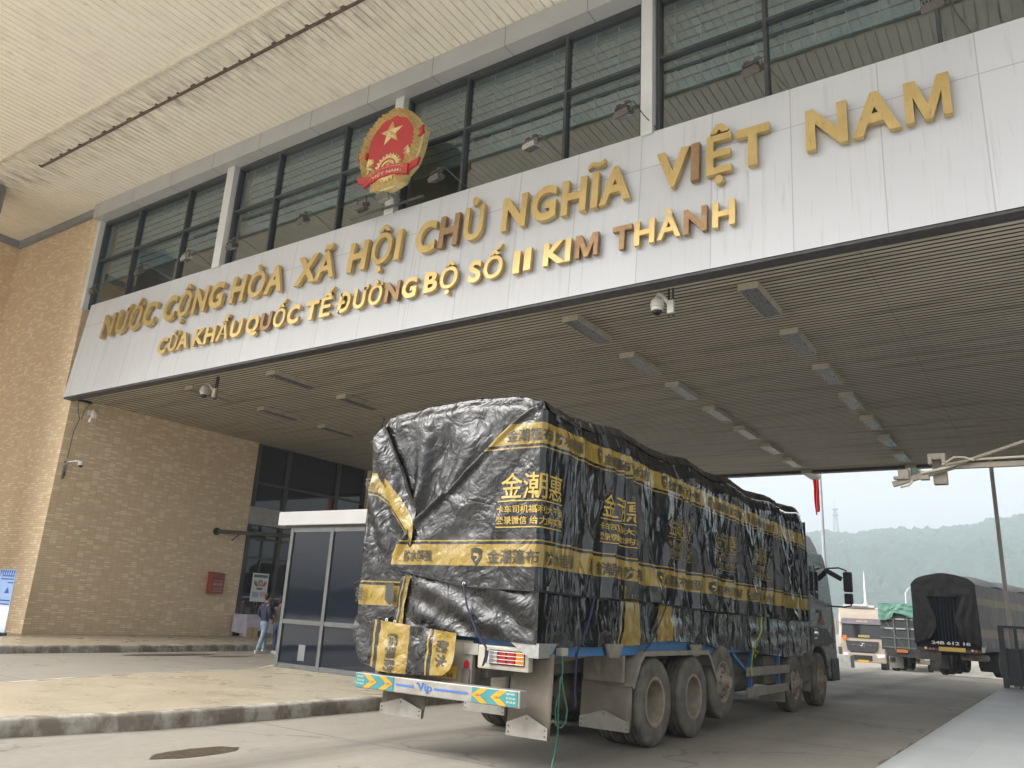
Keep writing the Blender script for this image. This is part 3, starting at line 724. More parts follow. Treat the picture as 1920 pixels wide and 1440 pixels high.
# ================================================================== FLOODLIGHTS ABOVE THE FASCIA
FLB = M('floodlight_grey', (.06, .052, .045), .5, col2=(.11, .10, .085), ns=12)
FLG = M('floodlight_pale', (.34, .33, .30), .4); FLL = M('floodlight_glass', (.04, .042, .045), .2)
def floodlight(x, z, label, tilt, pale=False, dx=.9):
    p = U(x, 13.62, z); r = thing('floodlight', p, label, 'floodlight', 'floodlights along the top of the fascia')
    mt = Matrix.Rotation(R(-10), 3, 'Z') @ Matrix.Rotation(R(tilt), 3, 'X')
    mb = MB(); mb.obox(p, (.34, .10, .22), mt); mb.obox(p+mt@Vector((0, .06, .0)), (.26, .05, .15), mt)
    for k in range(6): mb.obox(p+mt@Vector((-.125+.05*k, .105, .0)), (.010, .05, .16), mt)
    mb.build('housing', FLG if pale else FLB, r, bevel=.006)
    MB().obox(p+mt@Vector((0, -.053, 0)), (.29, .012, .18), mt).build('lens', FLL, r)
    tp = p+Vector((0, -.02, .19)); sx = Vector((math.cos(R(-10)), math.sin(R(-10)), 0))
    mb = MB()
    for sd in (-1, 1): mb.bar(p+sx*.178*sd, tp+sx*.178*sd, .012, .03)
    mb.bar(tp-sx*.184, tp+sx*.184, .03, .012)
    for sd in (-1, 1): mb.obox(tp+sx*.1*sd+Vector((0, 0, .022)), (.10, .05, .03))
    mb.build('bracket', FLB, r)
    e = fas(x+dx, 3.72, -.12); mb = MB(); q = tp
    mb.tube([q, q+Vector((.2, .05, .05)), q+(e-q)*.6+Vector((0, -.02, .16)), e+Vector((0, -.01, .1)), e], .012, 6); mb.build('arm', FLB, r, smooth=True)
    return r
FL = [(-28.33, 12.09, 'dark floodlight at the far left end of the fascia, on the pale corner post', 115, False), (-25.46, 12.25, 'dark floodlight second from the left end of the fascia, dim against the glass', 115, False),
      (-22.75, 12.2, 'pale grey floodlight just left of the first pale pilaster', 105, True), (-20.35, 12.08, 'dark floodlight just right of the first pale pilaster', 115, False),
      (-17.13, 12.16, 'dark floodlight midway between the first pilaster and the emblem', 115, False), (-12.14, 12.13, 'dark floodlight in the dark patch right of the emblem', 115, False),
      (-9.25, 12.15, 'floodlight with a pale lens midway between emblem and the right pilaster', 100, True), (-6.85, 12.22, 'brownish floodlight just left of the wide right pilaster', 115, False),
      (-4.0, 12.22, 'dark floodlight above the last word VIỆT NAM, beside a mullion', 125, False), (-.75, 12.33, 'dark floodlight at the top right corner, above letter M', 125, False)]
for f in FL: floodlight(f[0], f[1], f[2], f[3], f[4], .5 if f[0] > -24 else .9)
floodlight(-14.75, 12.02, 'black floodlight under the emblem, left one of the pair, tilted up', -60, False, .5)
floodlight(-13.95, 12.1, 'grey floodlight under the emblem, right one of the pair, tilted on edge', 200, True, .3)
g = MB(); g.ubox(-15.6, -12.9, 14.02, 14.06, 12.02, 12.08); tag(g.build('conduit', FLB), 'thin dark conduit along the fascia top below the emblem', 'conduit')

# ================================================================== CEILING LIGHTS
FIX = M('dusty_cream_enamel', (.50, .45, .35), .5, col2=(.36, .32, .25), ns=5)
DIF = M('grey_diffuser', (.085, .09, .09), .3, col2=(.12, .125, .125), ns=8)
def ceiling_light(x, y, label):
    p = U(x, y, ZC); r = thing('ceiling_light', p, label, 'ceiling light', 'rows of long ceiling lights in the passage')
    mb = MB(); w, L, h = .37, 1.55, .13
    mb.box(p.x, p.x+w, p.y, p.y+.012, p.z-h, p.z); mb.box(p.x, p.x+w, p.y+L-.012, p.y+L, p.z-h, p.z)
    mb.box(p.x, p.x+.014, p.y+.012, p.y+L-.012, p.z-h, p.z); mb.box(p.x+w-.014, p.x+w, p.y+.012, p.y+L-.012, p.z-h, p.z); mb.box(p.x+.014, p.x+w-.014, p.y+.012, p.y+L-.012, p.z-.03, p.z-.012)
    mb.build('body', FIX, r)
    MB().box(p.x+.016, p.x+w-.016, p.y+.014, p.y+L-.014, p.z-h+.012, p.z-h+.02).build('diffuser', DIF, r)
    return r
ORD = ['first', 'second', 'third', 'fourth', 'fifth', 'sixth', 'seventh', 'eighth']
proto = None
for x, rowname, n in ((-4.9, 'rightmost row, over the open lane', 8), (-9.1, 'row right above the lorry', 8), (-19.72, 'row left of the lorry', 4), (-23.86, 'leftmost row, nearest the tiled wall', 5)):
    for k in range(n):
        lab = '%s long ceiling light from the fascia in the %s' % (ORD[k], rowname)
        if proto is None: proto = ceiling_light(x, 15.07+3.0*k, lab)
        else:
            c = copy_tree(proto); c.location = U(x, 15.07+3.0*k, ZC); c['label'] = lab

# ================================================================== CAMERAS
WHITEP = M('off_white_plastic', (.70, .685, .63), .35, col2=(.58, .56, .50), ns=6)
BLACKG = M('black_dome', (.012, .012, .014), .08)
DUSTW = M('dusty_white_plastic', (.46, .42, .34), .5, col2=(.34, .31, .25), ns=7)
def dome_camera(p, mount, label, mat):
    p = Vector(p); mount = Vector(mount); r = thing('dome_camera', p, label, 'security camera', 'cameras hung under the passage ceiling')
    mb = MB(); mb.lathe([(.0, .19), (.05, .19), (.06, .16), (.105, .13), (.125, .06), (.13, .0), (.135, -.02), (.118, -.025), (.115, -.06), (.1, -.085)], p, n=24); mb.build('housing', mat, r, smooth=True)
    mb = MB(); mb.lathe([(.095, -.08), (.088, -.12), (.06, -.155), (0, -.17)], p, n=20); mb.build('dome', BLACKG, r, smooth=True)
    q = Vector((mount.x, mount.y, p.z+.05))
    mb = MB(); a = p+Vector((0, 0, .19)); mb.tube([a, a+Vector((.02, .01, .06)), a+(q-a)*.4+Vector((0, 0, .09)), a+(q-a)*.85+Vector((0, 0, .02)), q+Vector((0, 0, .0))], .04, 10); mb.build('arm', mat, r, smooth=True)
    mb = MB(); mb.obox(q+Vector((.04, 0, -.07)), (.13, .07, .26)); mb.build('junction_box', mat, r, bevel=.012)
    mb = MB(); mb.box(q.x-.03, q.x+.0, q.y+.04, q.y+.07, q.z-.25, U(0, 0, ZC).z); mb.box(q.x+.05, q.x+.08, q.y+.04, q.y+.07, q.z-.25, U(0, 0, ZC).z); mb.build('hanger', DARKTRIM, r)
dome_camera(U(-22.01, 14.6, 7.80), U(-21.75, 14.75, 7.8), 'dusty dome camera hanging from the ceiling near the left end of the fascia', DUSTW)
dome_camera(U(-6.45, 14.53, 7.92), U(-6.22, 14.6, 7.92), 'clean white dome camera hanging from the ceiling below the words KIM THÀNH', WHITEP)
# speaker-like camera high on the tiled wall
p = U(-29.1, 14.95, 7.75); r = thing('wall_camera', p, 'white wall camera high on the tiled wall near the fascia corner', 'security camera')
mb = MB(); mb.lathe([(0, .16), (.07, .15), (.115, .08), (.125, .0), (.10, -.07), (.05, -.1)], p, n=18); mb.build('housing', WHITEP, r, smooth=True)
mb = MB(); mb.obox(p+Vector((-.25, 0, .12)), (.2, .16, .18)); mb.tube([p+Vector((-.2, 0, .15)), p+Vector((-.06, -.03, .2)), p+Vector((0, 0, .13))], .035); mb.build('bracket', WHITEP, r, smooth=True)
mb = MB(); mb.lathe([(.04, -.0), (.07, -.16), (.06, -.16)], p+Vector((.0, -.1, -.08)), n=14); mb.build('hood', WHITEP, r, smooth=True)
g = MB(); g.tube([U(-29.45, 14.45, 8.3), U(-29.46, 14.5, 7.9), U(-29.46, 14.62, 7.6), U(-29.46, 14.5, 7.1), U(-29.46, 14.48, 6.1)], .010, 5); g.tube([U(-29.46, 14.9, 8.3), U(-29.45, 14.72, 7.9), U(-29.46, 14.68, 7.6)], .010, 5)
tag(g.build('cable', DARKTRIM), 'thin cables running down the tiled wall edge to the cameras', 'cable')
p = U(-28.9, 14.72, 5.9); r = thing('wall_camera', p, 'small white wall camera on a short arm, lower on the tiled wall edge', 'security camera')
mb = MB(); mb.lathe([(0, .08), (.08, .075), (.095, -.02), (.08, -.05)], p, n=16); mb.build('housing', WHITEP, r, smooth=True)
mb = MB(); mb.lathe([(.075, -.05), (.05, -.1), (0, -.115)], p, n=16); mb.build('dome', BLACKG, r, smooth=True)
mb = MB(); mb.tube([U(-29.48, 14.44, 5.95), U(-28.95, 14.66, 6.0)], .02); mb.box(U(-29.5, 0, 0).x, U(-29.42, 0, 0).x, U(0, 14.40, 0).y, U(0, 14.5, 0).y, U(0, 0, 5.35).z, U(0, 0, 6.0).z); mb.build('bracket', STEEL, r)
# cantilever pipe with camera in front of the storefront
p0, p1 = U(-29.4, 21.2, 4.22), U(-28.2, 25.0, 4.37)
r = thing('cantilever_pipe', p0, 'dusty pipe arm reaching out from the tiled wall with small cameras on its end', 'pipe')
mb = MB(); d = (p1-p0); L = d.length
mb.tube([p0, p1], .075, 10); mb.build('pipe', M('dusty_pipe', (.13, .11, .085), .6, ns=6), r, smooth=True)
mb = MB(); mb.lathe([(.14, 0), (.14, .05)], (p0.x-.08, p0.y, p0.z), 'x', 12); mb.bar(p0+Vector((-.05, .7, -.28)), p0+Vector((.12, .9, -.02)), .04, .04); mb.build('flange', DARKTRIM, r)
c = p0+d*.90+Vector((.1, 0, 0)); mb = MB(); mb.sphere(c+Vector((0, 0, -.02)), .15, 14, 10); mb.build('camera_ball', WHITEP, r, smooth=True)
mb = MB(); mb.lathe([(.0, .07), (.08, .07), (.085, 0)], c+Vector((.06, -.17, -.02)), 'y', 14); mb.build('lens', BLACKG, r)
mb = MB(); mb.obox(c+Vector((0, -.28, .22)), (.16, .22, .12)); mb.build('camera_box', WHITEP, r, bevel=.01)
mb = MB(); mb.obox(c+Vector((.0, .02, .52)), (.08, .1, .7)); mb.build('hanger', DARKTRIM, r)

# camera boom in the upper right: a square arm and a stay carrying two camera heads
BOOM = M('dusty_beige_steel', (.27, .235, .185), .6, col2=(.19, .165, .13), ns=5)
by = 14.3
def Bm(x, z, dy=0): return U(x, 16+dy, z)
r = thing('camera_boom', Bm(-.3, 4.5), 'dusty beige boom with a sloping stay carrying two camera heads, upper right', 'camera boom')
mb = MB(); mb.bar(Bm(-2.40, 4.20), Bm(-1.36, 4.49), .085, .085); mb.bar(Bm(-1.38, 4.485), Bm(1.6, 4.47), .085, .085); mb.build('arm', BOOM, r, bevel=.006)
mb = MB(); mb.tube([Bm(-1.5, 4.5, -.12), Bm(-1.2, 4.54, -.12), Bm(.6, 5.12, -.1), Bm(3.4, 6.1)], .027, 8); mb.build('stay', BOOM, r, smooth=True)
mb = MB(); mb.tube([Bm(-1.55, 4.5, -.14), Bm(-1.35, 4.62, -.16), Bm(-1.2, 4.61, -.16), Bm(-1.05, 4.55, -.14)], .016, 6); mb.tube([Bm(-2.05, 4.24, -.1), Bm(-2.12, 4.16, -.1), Bm(-2.26, 4.13, -.1)], .02, 6); mb.tube([Bm(-1.9, 4.37, -.1), Bm(-1.5, 4.45, -.1), Bm(-1.1, 4.57, -.1), Bm(-.2, 4.58, -.1), Bm(1.6, 4.57, -.1)], .018, 6); mb.build('hose', FIX, r, smooth=True)
mb = MB(); mb.obox(Bm(-1.86, 4.34), (.13, .13, .14)); mb.build('clamp', BOOM, r, bevel=.01)
mb = MB(); mb.obox(Bm(-1.63, 4.66, .05), (.26, .3, .1)); mb.obox(Bm(-1.74, 4.58, -.1), (.06, .12, .12)); mb.obox(Bm(-1.52, 4.60, -.1), (.06, .12, .14)); mb.obox(Bm(-1.62, 4.42, .12), (.2, .16, .42)); mb.bar(Bm(-1.77, 4.3, .05), Bm(-1.77, 4.68, .05), .02, .02); mb.build('camera_head', BOOM, r, bevel=.015)
mb = MB(); mb.obox(Bm(-2.2, 4.37), (.16, .16, .16)); mb.obox(Bm(-2.28, 4.31, -.05), (.16, .1, .05)); mb.obox(Bm(-2.1, 4.38, .04), (.05, .14, .2)); mb.build('camera_head', BOOM, r, bevel=.012)
mb = MB(); mb.box(1.4, 1.5, 14.1, 14.2, .15, U(0, 0, ZC).z); mb.build('post', BOOM, r)

# ================================================================== BOOTH ON THE ISLAND
ALU = M('grey_aluminium', (.11, .115, .112), .5, .1, col2=(.085, .09, .087), ns=3)
def Ub(x, y, z): return Vector((.877*x, .877*y, CAM_H+.877*(z-CAM_H)))
bx0, bx1, by0, by1 = -14.12, -11.2, 12.15, 15.2; bz = .188; zt, zr0, zr1 = 3.12, 3.17, 3.47
bo = thing('guard_booth', (bx0, by0, bz), 'dark glass guard booth with grey aluminium frame and white flat roof on the island', 'booth')
fr = MB(); 
for x in (bx0, (bx0+bx1)/2-.2, bx1): fr.box(x-.045, x+.045, by0-.04, by0+.04, bz, zt)
for x in (bx0, bx1): fr.box(x-.045, x+.045, by1-.04, by1+.04, bz, zt)
fr2 = [(bx0+.045, (bx0+bx1)/2-.245), ((bx0+bx1)/2-.155, bx1-.045)]
for a, c in fr2:
    for z in (bz+.05, 1.13, zt-.05): fr.box(a, c, by0-.035, by0+.035, z-.045, z+.045)
for x in (bx0, bx1):
    for z in (bz+.05, 1.13, zt-.05): fr.box(x-.035, x+.035, by0+.04, by1-.04, z-.045, z+.045)
fr.build('frame', ALU, bo)
for a, c in fr2:
    for z0_, z1_ in ((bz+.09, 1.09), (1.17, zt-.09)):
        MB().box(a-.005, c+.005, by0-.008, by0+.008, z0_, z1_).build('pane', BGLASS, bo)
for x in (bx0, bx1): MB().box(x-.008, x+.008, by0+.045, by1-.045, bz+.09, zt-.09).build('pane', BGLASS, bo)
MB().box(bx0+.05, bx1-.05, by1-.01, by1+.01, bz, zt).build('back_panel', ALU, bo)
MB().box(bx0-.42, bx1+.4, by0-.12, by1+.3, zr0, zr1).build('roof', M('white_roof_panel', (.47, .465, .455), .4, col2=(.41, .41, .40), ns=1), bo, bevel=.015)
MB().box(bx0-.3, bx1+.3, by0-.02, by1+.2, zr0-.05, zr0-.002).build('roof_soffit', DARKTRIM, bo)
WH = M('white_print', (.75, .75, .74), .5)
g = MB(); g.box(bx0+.62, bx0+.82, by0-.014, by0-.011, .36, .68); g.build('notice', M('grey_paper', (.17, .175, .19), .5), bo)

# ================================================================== SMALL THINGS BY THE WALL
POSTER = M('poster_white', (.72, .72, .74), .5, col2=(.68, .68, .71), ns=2)
# red letter box
bp = U(-29.5, 21.45, 2.08)
lb = thing('letter_box', bp, 'red metal suggestion box with white writing fixed to the tiled wall', 'letter box')
mb = MB(); mb.box(bp.x, bp.x+.28, bp.y-.27, bp.y+.27, bp.z-.36, bp.z+.34); mb.prism([(bp.x, bp.z+.34), (bp.x+.31, bp.z+.34), (bp.x, bp.z+.42)], 'y', bp.y-.29, bp.y+.29)
mb.build('body', M('red_paint', (.33, .055, .03), .5, col2=(.26, .045, .027), ns=5), lb, bevel=.006)
MB().box(bp.x+.279, bp.x+.283, bp.y-.15, bp.y+.15, bp.z+.18, bp.z+.205).build('slot', DARKTRIM, lb)
g = MB()
def wt(x, y): return Vector((bp.x+.284, bp.y+x, bp.z+y))
text_on(g, 'HÒM THƯ GÓP Ý', wt, w=.42, h=.10, x0=-.21, y0=-.06, offset=.012); text_on(g, 'CHI CỤC HẢI QUAN', wt, w=.36, h=.045, x0=-.18, y0=.075, offset=.01)
text_on(g, 'CỬA KHẨU QUỐC TẾ', wt, w=.40, h=.05, x0=-.2, y0=-.19, offset=.012); text_on(g, 'ĐƯỜNG BỘ KIM THÀNH', wt, w=.42, h=.05, x0=-.21, y0=-.28, offset=.012)
g.build('lettering', WH, lb)
# roll-up banner at the far left
rp = Vector((-25.55, 11.6, .178))
ba = thing('rollup_banner', rp, 'white and blue roll-up banner standing before the tiled wall at the left edge', 'banner')
BW, BH = .8, 1.75
def bn(x, z, o=0): return Vector((rp.x + x*.97, rp.y + x*.1 - o - .02*z, rp.z + .08 + z))
m, t, b = new_mat('banner_print'); sx = nd(t, 'ShaderNodeSeparateXYZ'); t.links.new(coords(t), sx.inputs[0])
t.links.new(ramp(t, sx.outputs[2], [(.0, (.42, .62, .80)), (.35, (.80, .82, .88)), (.75, (.80, .80, .86)), (.9, (.30, .45, .75))]), b.inputs['Base Color'])
mb = MB(); mb.add([bn(-BW/2, 0), bn(BW/2, 0), bn(BW/2, BH), bn(-BW/2, BH), bn(-BW/2, 0, -.012), bn(BW/2, 0, -.012), bn(BW/2, BH, -.012), bn(-BW/2, BH, -.012)], [(0, 1, 2, 3), (7, 6, 5, 4), (0, 3, 7, 4), (1, 5, 6, 2), (3, 2, 6, 7), (0, 4, 5, 1)])
mb.build('sheet', m, ba)
BLUE = M('blue_print', (.05, .09, .32), .5)
g = MB()
for k in range(7):
    x = -.38+.11*k; zz = BH-.02; L = .2+.12*abs(nz(k*1.7, 2)); g.add([bn(x, zz, .003), bn(x+.09, zz, .003), bn(x+.03, zz-L, .003)], [(0, 1, 2)])
for z, w in ((1.55, .3), (1.46, .32), (1.36, .14), (.86, .3), (.76, .32)):
    g.add([bn(.36-2*w, z, .003), bn(.36, z, .003), bn(.36, z+.035, .003), bn(.36-2*w, z+.035, .003)], [(0, 1, 2, 3)])
g.add([bn(.0, 1.08, .003), bn(.24, 1.08, .003), bn(.14, 1.27, .003)], [(0, 1, 2)])
g.build('print', BLUE, ba)
mb = MB(); mb.box(rp.x-.44, rp.x+.44, rp.y-.1, rp.y+.1, rp.z, rp.z+.08); mb.build('base', ALU, ba, bevel=.01)
mb = MB(); mb.tube([rp+Vector((0, .03, .08)), bn(0, BH, -.02)], .012); mb.build('support', ALU, ba)

# cloth-draped table with cartons in front of the storefront
CARD = M('cardboard', (.50, .37, .21), .7, col2=(.44, .32, .18), ns=3)
tb = U(-28.9, 23.35, 0); tz = .178
r = thing('draped_table', (tb.x, tb.y, tz), 'table under a pale lilac cloth beside the glass storefront', 'table')
tx0, tx1, ty0, ty1 = tb.x-.45, tb.x+.3, tb.y-.62, tb.y+1.05
mb = MB(); mb.box(tx0, tx1, ty0, ty1, .93, .97); mb.build('tabletop', CARD, r)
for x in (tx0+.05, tx1-.05):
    for y in (ty0+.05, ty1-.05): MB().box(x-.025, x+.025, y-.025, y+.025, tz, .93).build('leg', DARKTRIM, r)
per = [(tx0, ty0), (tx1, ty0), (tx1, ty1)]
def cl(u, w):
    L0 = tx1-tx0; L1 = ty1-ty0; s_ = u*(L0+L1)
    if s_ < L0: x, y, n = tx0+s_, ty0, Vector((0, -1, 0))
    else: x, y, n = tx1, ty0+s_-L0, Vector((1, 0, 0))
    drop = .62 + .05*math.sin(u*9) + (.22*max(0, 1-abs(u-.33)*14))
    return Vector((x, y, .985-drop*w)) + n*(.02+.035*w*(math.sin(s_*17+1.5*math.sin(s_*4)))+.02*w)
CLOTH = M('lilac_cloth', (.60, .575, .70), .8, ns=3)
mb = MB(); mb.grid(cl, 90, 8); mb.add([(tx0-.01, ty0-.02, .985), (tx1+.02, ty0-.02, .985), (tx1+.02, ty1, .985), (tx0-.01, ty1, .985)], [(0, 1, 2, 3)])
tag(mb.build('tablecloth', CLOTH, smooth=True, recalc=False), 'pale lilac cloth hanging over the table in folds', 'tablecloth')
def carton(x, y, w, d, h, label):
    g = MB(); g.box(x-w/2, x+w/2, y-d/2, y+d/2, tz, tz+h); o = thing('carton', (x, y, tz), label, 'box', 'cartons under the draped table'); g.build('box', CARD, o, bevel=.006)
    MB().box(x+w/2+.001, x+w/2+.003, y-.03, y+.03, tz+.02, tz+h-.02).build('tape', M('brown_tape', (.36, .25, .12), .4), o)
carton(tx1-.12, ty0+.28, .42, .5, .36, 'cardboard carton under the left end of the lilac table'); carton(tx1-.2, ty0+1.2, .36, .5, .3, 'smaller carton under the right half of the lilac table')
# poster on a thin stand behind the table
pp = U(-29.2, 23.6, 0); r = thing('poster_stand', (pp.x, pp.y, tz), 'white poster reading 2K with green and red leaves, on a thin stand', 'poster')
def po(y, z, o=0): return Vector((pp.x+.02+o, pp.y+y, z))
mb = MB(); mb.box(pp.x, pp.x+.02, pp.y-.38, pp.y+.38, 1.46, 2.52); mb.build('board', POSTER, r)
PG = M('poster_green', (.03, .17, .115), .5); PR = M('poster_red', (.5, .06, .06), .5); PT = M('poster_tan', (.42, .33, .16), .5); PGL = M('poster_pale_green', (.40, .52, .50), .6); PPK = M('poster_pink', (.66, .45, .47), .6)
g = MB(); g.add([po(-.33, 2.36, .003), po(.33, 2.36, .003), po(.33, 2.47, .003), po(-.33, 2.47, .003)], [(0, 1, 2, 3)]); g.add([po(-.12, 1.9, .003), po(.12, 1.9, .003), po(.16, 1.98, .003), po(-.16, 1.98, .003)], [(0, 1, 2, 3)])
def leaf(sd, k):
    pts = []
    for i in range(9): a = i/8*1.5; pts.append((sd*(.10+.07*k+.13*math.sin(a)), 2.02+.05*k*.4+.2*(1-math.cos(a))))
    for i in range(8, -1, -1): a = i/8*1.5; pts.append((sd*(.055+.07*k+.13*math.sin(a)), 2.05+.02*k+.2*(1-math.cos(a))))
    return [po(y, z, .003) for y, z in pts]
for k in (0, 1): g.add(leaf(-1, k), [tuple(range(18))])
g.build('print', PG, r)
g = MB(); 
for k in (0, 1): g.add(leaf(1, k), [tuple(range(18))])
g.build('print', PR, r)
g = MB(); g.add([po(.13*math.cos(a*math.pi/10), 2.16+.13*math.sin(a*math.pi/10), .005) for a in range(20)], [tuple(range(20))]); g.build('print', PT, r)
g = MB(); text_on(g, '2K', lambda x, y: po(x, y, .008), w=.14, h=.09, x0=-.07, y0=2.11, offset=.01); g.build('lettering', WH, r)
g = MB(); g.add([po(-.32, 1.62, .003), po(-.02, 1.62, .003), po(-.02, 1.82, .003), po(-.32, 1.82, .003)], [(0, 1, 2, 3)]); g.build('print', PGL, r)
g = MB(); g.add([po(.04, 1.66, .003), po(.32, 1.66, .003), po(.32, 1.84, .003), po(.04, 1.84, .003)], [(0, 1, 2, 3)]); g.build('print', PPK, r)
mb = MB(); mb.tube([(pp.x-.02, pp.y, tz), (pp.x-.02, pp.y, 2.4)], .015); mb.box(pp.x-.2, pp.x+.1, pp.y-.2, pp.y+.2, tz, tz+.02); mb.build('stand', ALU, r)

# ================================================================== PEOPLE
def skin_obj(name, joints, edges, mat, parent, sub=2):
    off = ORG[parent.name]
    me = bpy.data.meshes.new('tmp'); keys = list(joints); ix = {k: i for i, k in enumerate(keys)}
    me.from_pydata([Vector(joints[k][0]) for k in keys], [(ix[a], ix[b]) for a, b in edges], [])
    o = bpy.data.objects.new('tmp', me); COL.objects.link(o)
    md = o.modifiers.new('s', 'SKIN'); md.use_smooth_shade = True; md.branch_smoothing = .6
    for i, k in enumerate(keys):
        rr = joints[k][1]; rr = rr if hasattr(rr, '__len__') else (rr, rr)
        me.skin_vertices[0].data[i].radius = rr; me.skin_vertices[0].data[i].use_root = (i == 0)
    sb = o.modifiers.new('u', 'SUBSURF'); sb.levels = sub; sb.render_levels = sub
    dg = bpy.context.evaluated_depsgraph_get(); dg.update()
    m2 = bpy.data.meshes.new_from_object(o.evaluated_get(dg)); bpy.data.objects.remove(o); m2.name = name
    for p in m2.polygons: p.use_smooth = True
    m2.materials.clear(); m2.materials.append(mat)
    ob = bpy.data.objects.new(name, m2); COL.objects.link(ob); ob.parent = parent; return ob
SKIN = M('skin', (.36, .21, .14), .55, ns=8); HAIR = M('black_hair', (.012, .010, .009), .5, ns=20)
NAVY = M('navy_jacket', (.022, .026, .062), .75, col2=(.03, .035, .075), ns=9, bump=.5, bs=14, dist=.02)
JEAN = M('pale_jeans', (.30, .385, .47), .85, col2=(.20, .27, .345), ns=7, bump=.4, bs=12, dist=.015)
SHOE = M('white_shoe', (.62, .62, .6), .5); BRN = M('brown_jacket', (.075, .06, .048), .75, ns=9, bump=.4, bs=14, dist=.015); DJEAN = M('dark_blue_trousers', (.045, .06, .12), .85, ns=9)
def person(loc, rz, label, top, legs, stride=.16, scale=1.0):
    r = thing('person', loc, label, 'person', None, local=True, rz=rz); r.scale = (scale,)*3; ORG[r.name] = Vector((0, 0, 0))
    s = stride   # faces +Y; left leg forward
    J = {'pelvis': ((0, 0, .93), (.15, .105)), 'waist': ((0, -.005, 1.08), (.145, .10)), 'chest': ((0, .0, 1.28), (.165, .11)), 'neck0': ((0, -.005, 1.45), (.065, .06)), 'neck': ((0, .015, 1.52), .052), 'head': ((0, .03, 1.62), (.075, .088)), 'crown': ((0, .02, 1.70), (.06, .075))}
    E = [('pelvis', 'waist'), ('waist', 'chest'), ('chest', 'neck0'), ('neck0', 'neck'), ('neck', 'head'), ('head', 'crown')]
    for sd, n in ((-1, 'l'), (1, 'r')):
        fwd = s*(1 if sd < 0 else -1)
        J[n+'hip'] = ((sd*.09, 0, .86), .085); J[n+'kne'] = ((sd*.10, fwd*.65+.03, .48), .058); J[n+'ank'] = ((sd*.10, fwd*1.15-.02, .09), .042)
        E += [('pelvis', n+'hip'), (n+'hip', n+'kne'), (n+'kne', n+'ank')]
        J[n+'sho'] = ((sd*.19, -.005, 1.40), .062); J[n+'elb'] = ((sd*.30, -.06, 1.15), .044); J[n+'wri'] = ((sd*.235, .10, .97), .03)
        E += [('chest', n+'sho'), (n+'sho', n+'elb'), (n+'elb', n+'wri')]
        J[n+'pal'] = ((sd*.225, .13, .915), (.036, .018)); E.append((n+'wri', n+'pal'))
        for k in range(4):
            J[n+'f%d' % k] = ((sd*(.222-.004*k), .105+.02*k, .87), .0095); J[n+'g%d' % k] = ((sd*(.205-.004*k), .112+.02*k, .838+.006*abs(k-1.5)), .008)
            E += [(n+'pal', n+'f%d' % k), (n+'f%d' % k, n+'g%d' % k)]
        J[n+'t0'] = ((sd*.20, .17, .905), .010); J[n+'t1'] = ((sd*.19, .175, .875), .0085); E += [(n+'pal', n+'t0'), (n+'t0', n+'t1')]
    body = skin_obj('body', J, E, SKIN, r)
    mb = MB(); mb.sphere((-.078, .02, 1.61), .02, 8, 6, (.5, 1, 1.5)); mb.sphere((.078, .02, 1.61), .02, 8, 6, (.5, 1, 1.5)); mb.sphere((0, .125, 1.60), .016, 8, 6, (1, 1.2, 1.6))
    mb.build('ears_and_nose', SKIN, r, smooth=True)
    mb = MB(); mb.sphere((0, .002, 1.675), .10, 18, 12, (.86, 1.02, .92)); mb.sphere((0, -.045, 1.62), .075, 14, 10, (.95, .75, 1.1)); mb.build('hair', HAIR, r, smooth=True)
    mb = MB()
    for sd in (-1, 1): mb.sphere((sd*.03, .108, 1.635), .011, 8, 6); mb.obox((sd*.03, .113, 1.66), (.035, .008, .008))
    mb.build('eyes', HAIR, r)
    MB().obox((0, .113, 1.565), (.045, .008, .010)).build('mouth', M('lips', (.28, .1, .09), .5), r)
    JT = {'waist': ((0, -.005, 1.05), (.175, .125)), 'hem': ((0, -.0, .90), (.178, .13)), 'chest': ((0, -.01, 1.28), (.195, .135)), 'yoke': ((0, -.015, 1.41), (.15, .105)), 'collar': ((0, -.01, 1.49), (.078, .072)), 'hood': ((0, -.075, 1.46), (.09, .045))}
    ET = [('waist', 'hem'), ('waist', 'chest'), ('chest', 'yoke'), ('yoke', 'collar'), ('yoke', 'hood')]
    for sd, n in ((-1, 'l'), (1, 'r')):
        JT[n+'s'] = ((sd*.19, -.01, 1.395), .105); JT[n+'e'] = ((sd*.305, -.065, 1.15), .066); JT[n+'w'] = ((sd*.245, .075, .995), .05); ET += [('chest', n+'s'), (n+'s', n+'e'), (n+'e', n+'w')]
    skin_obj('jacket', JT, ET, top, r)
    JL = {'p': ((0, 0, .93), (.168, .118)), 'top': ((0, 0, .99), (.16, .11))}; EL = [('p', 'top')]
    for sd, n in ((-1, 'l'), (1, 'r')):
        fwd = s*(1 if sd < 0 else -1)
        JL[n+'h'] = ((sd*.092, -.01, .82), (.105, .112)); JL[n+'k'] = ((sd*.10, fwd*.65+.03, .48), .078); JL[n+'m'] = ((sd*.10, fwd*.95, .26), .072); JL[n+'a'] = ((sd*.10, fwd*1.15-.02, .085), .070)
        EL += [('p', n+'h'), (n+'h', n+'k'), (n+'k', n+'m'), (n+'m', n+'a')]
    skin_obj('trousers', JL, EL, legs, r)
    for sd in (-1, 1):
        fwd = s*(1 if sd < 0 else -1); mb = MB(); y = fwd*1.15
        mb.prism([(y-.10, .0), (y+.18, .0), (y+.19, .035), (y+.10, .075), (y-.02, .105), (y-.10, .09)], 'x', sd*.10-.045, sd*.10+.045); mb.build('shoe', SHOE, r, bevel=.018, smooth=True)
    return r
person((-20.25, 16.75, 0), R(-8), 'person in navy hooded jacket and pale jeans walking away past the booth', NAVY, JEAN, .15, 1.0)
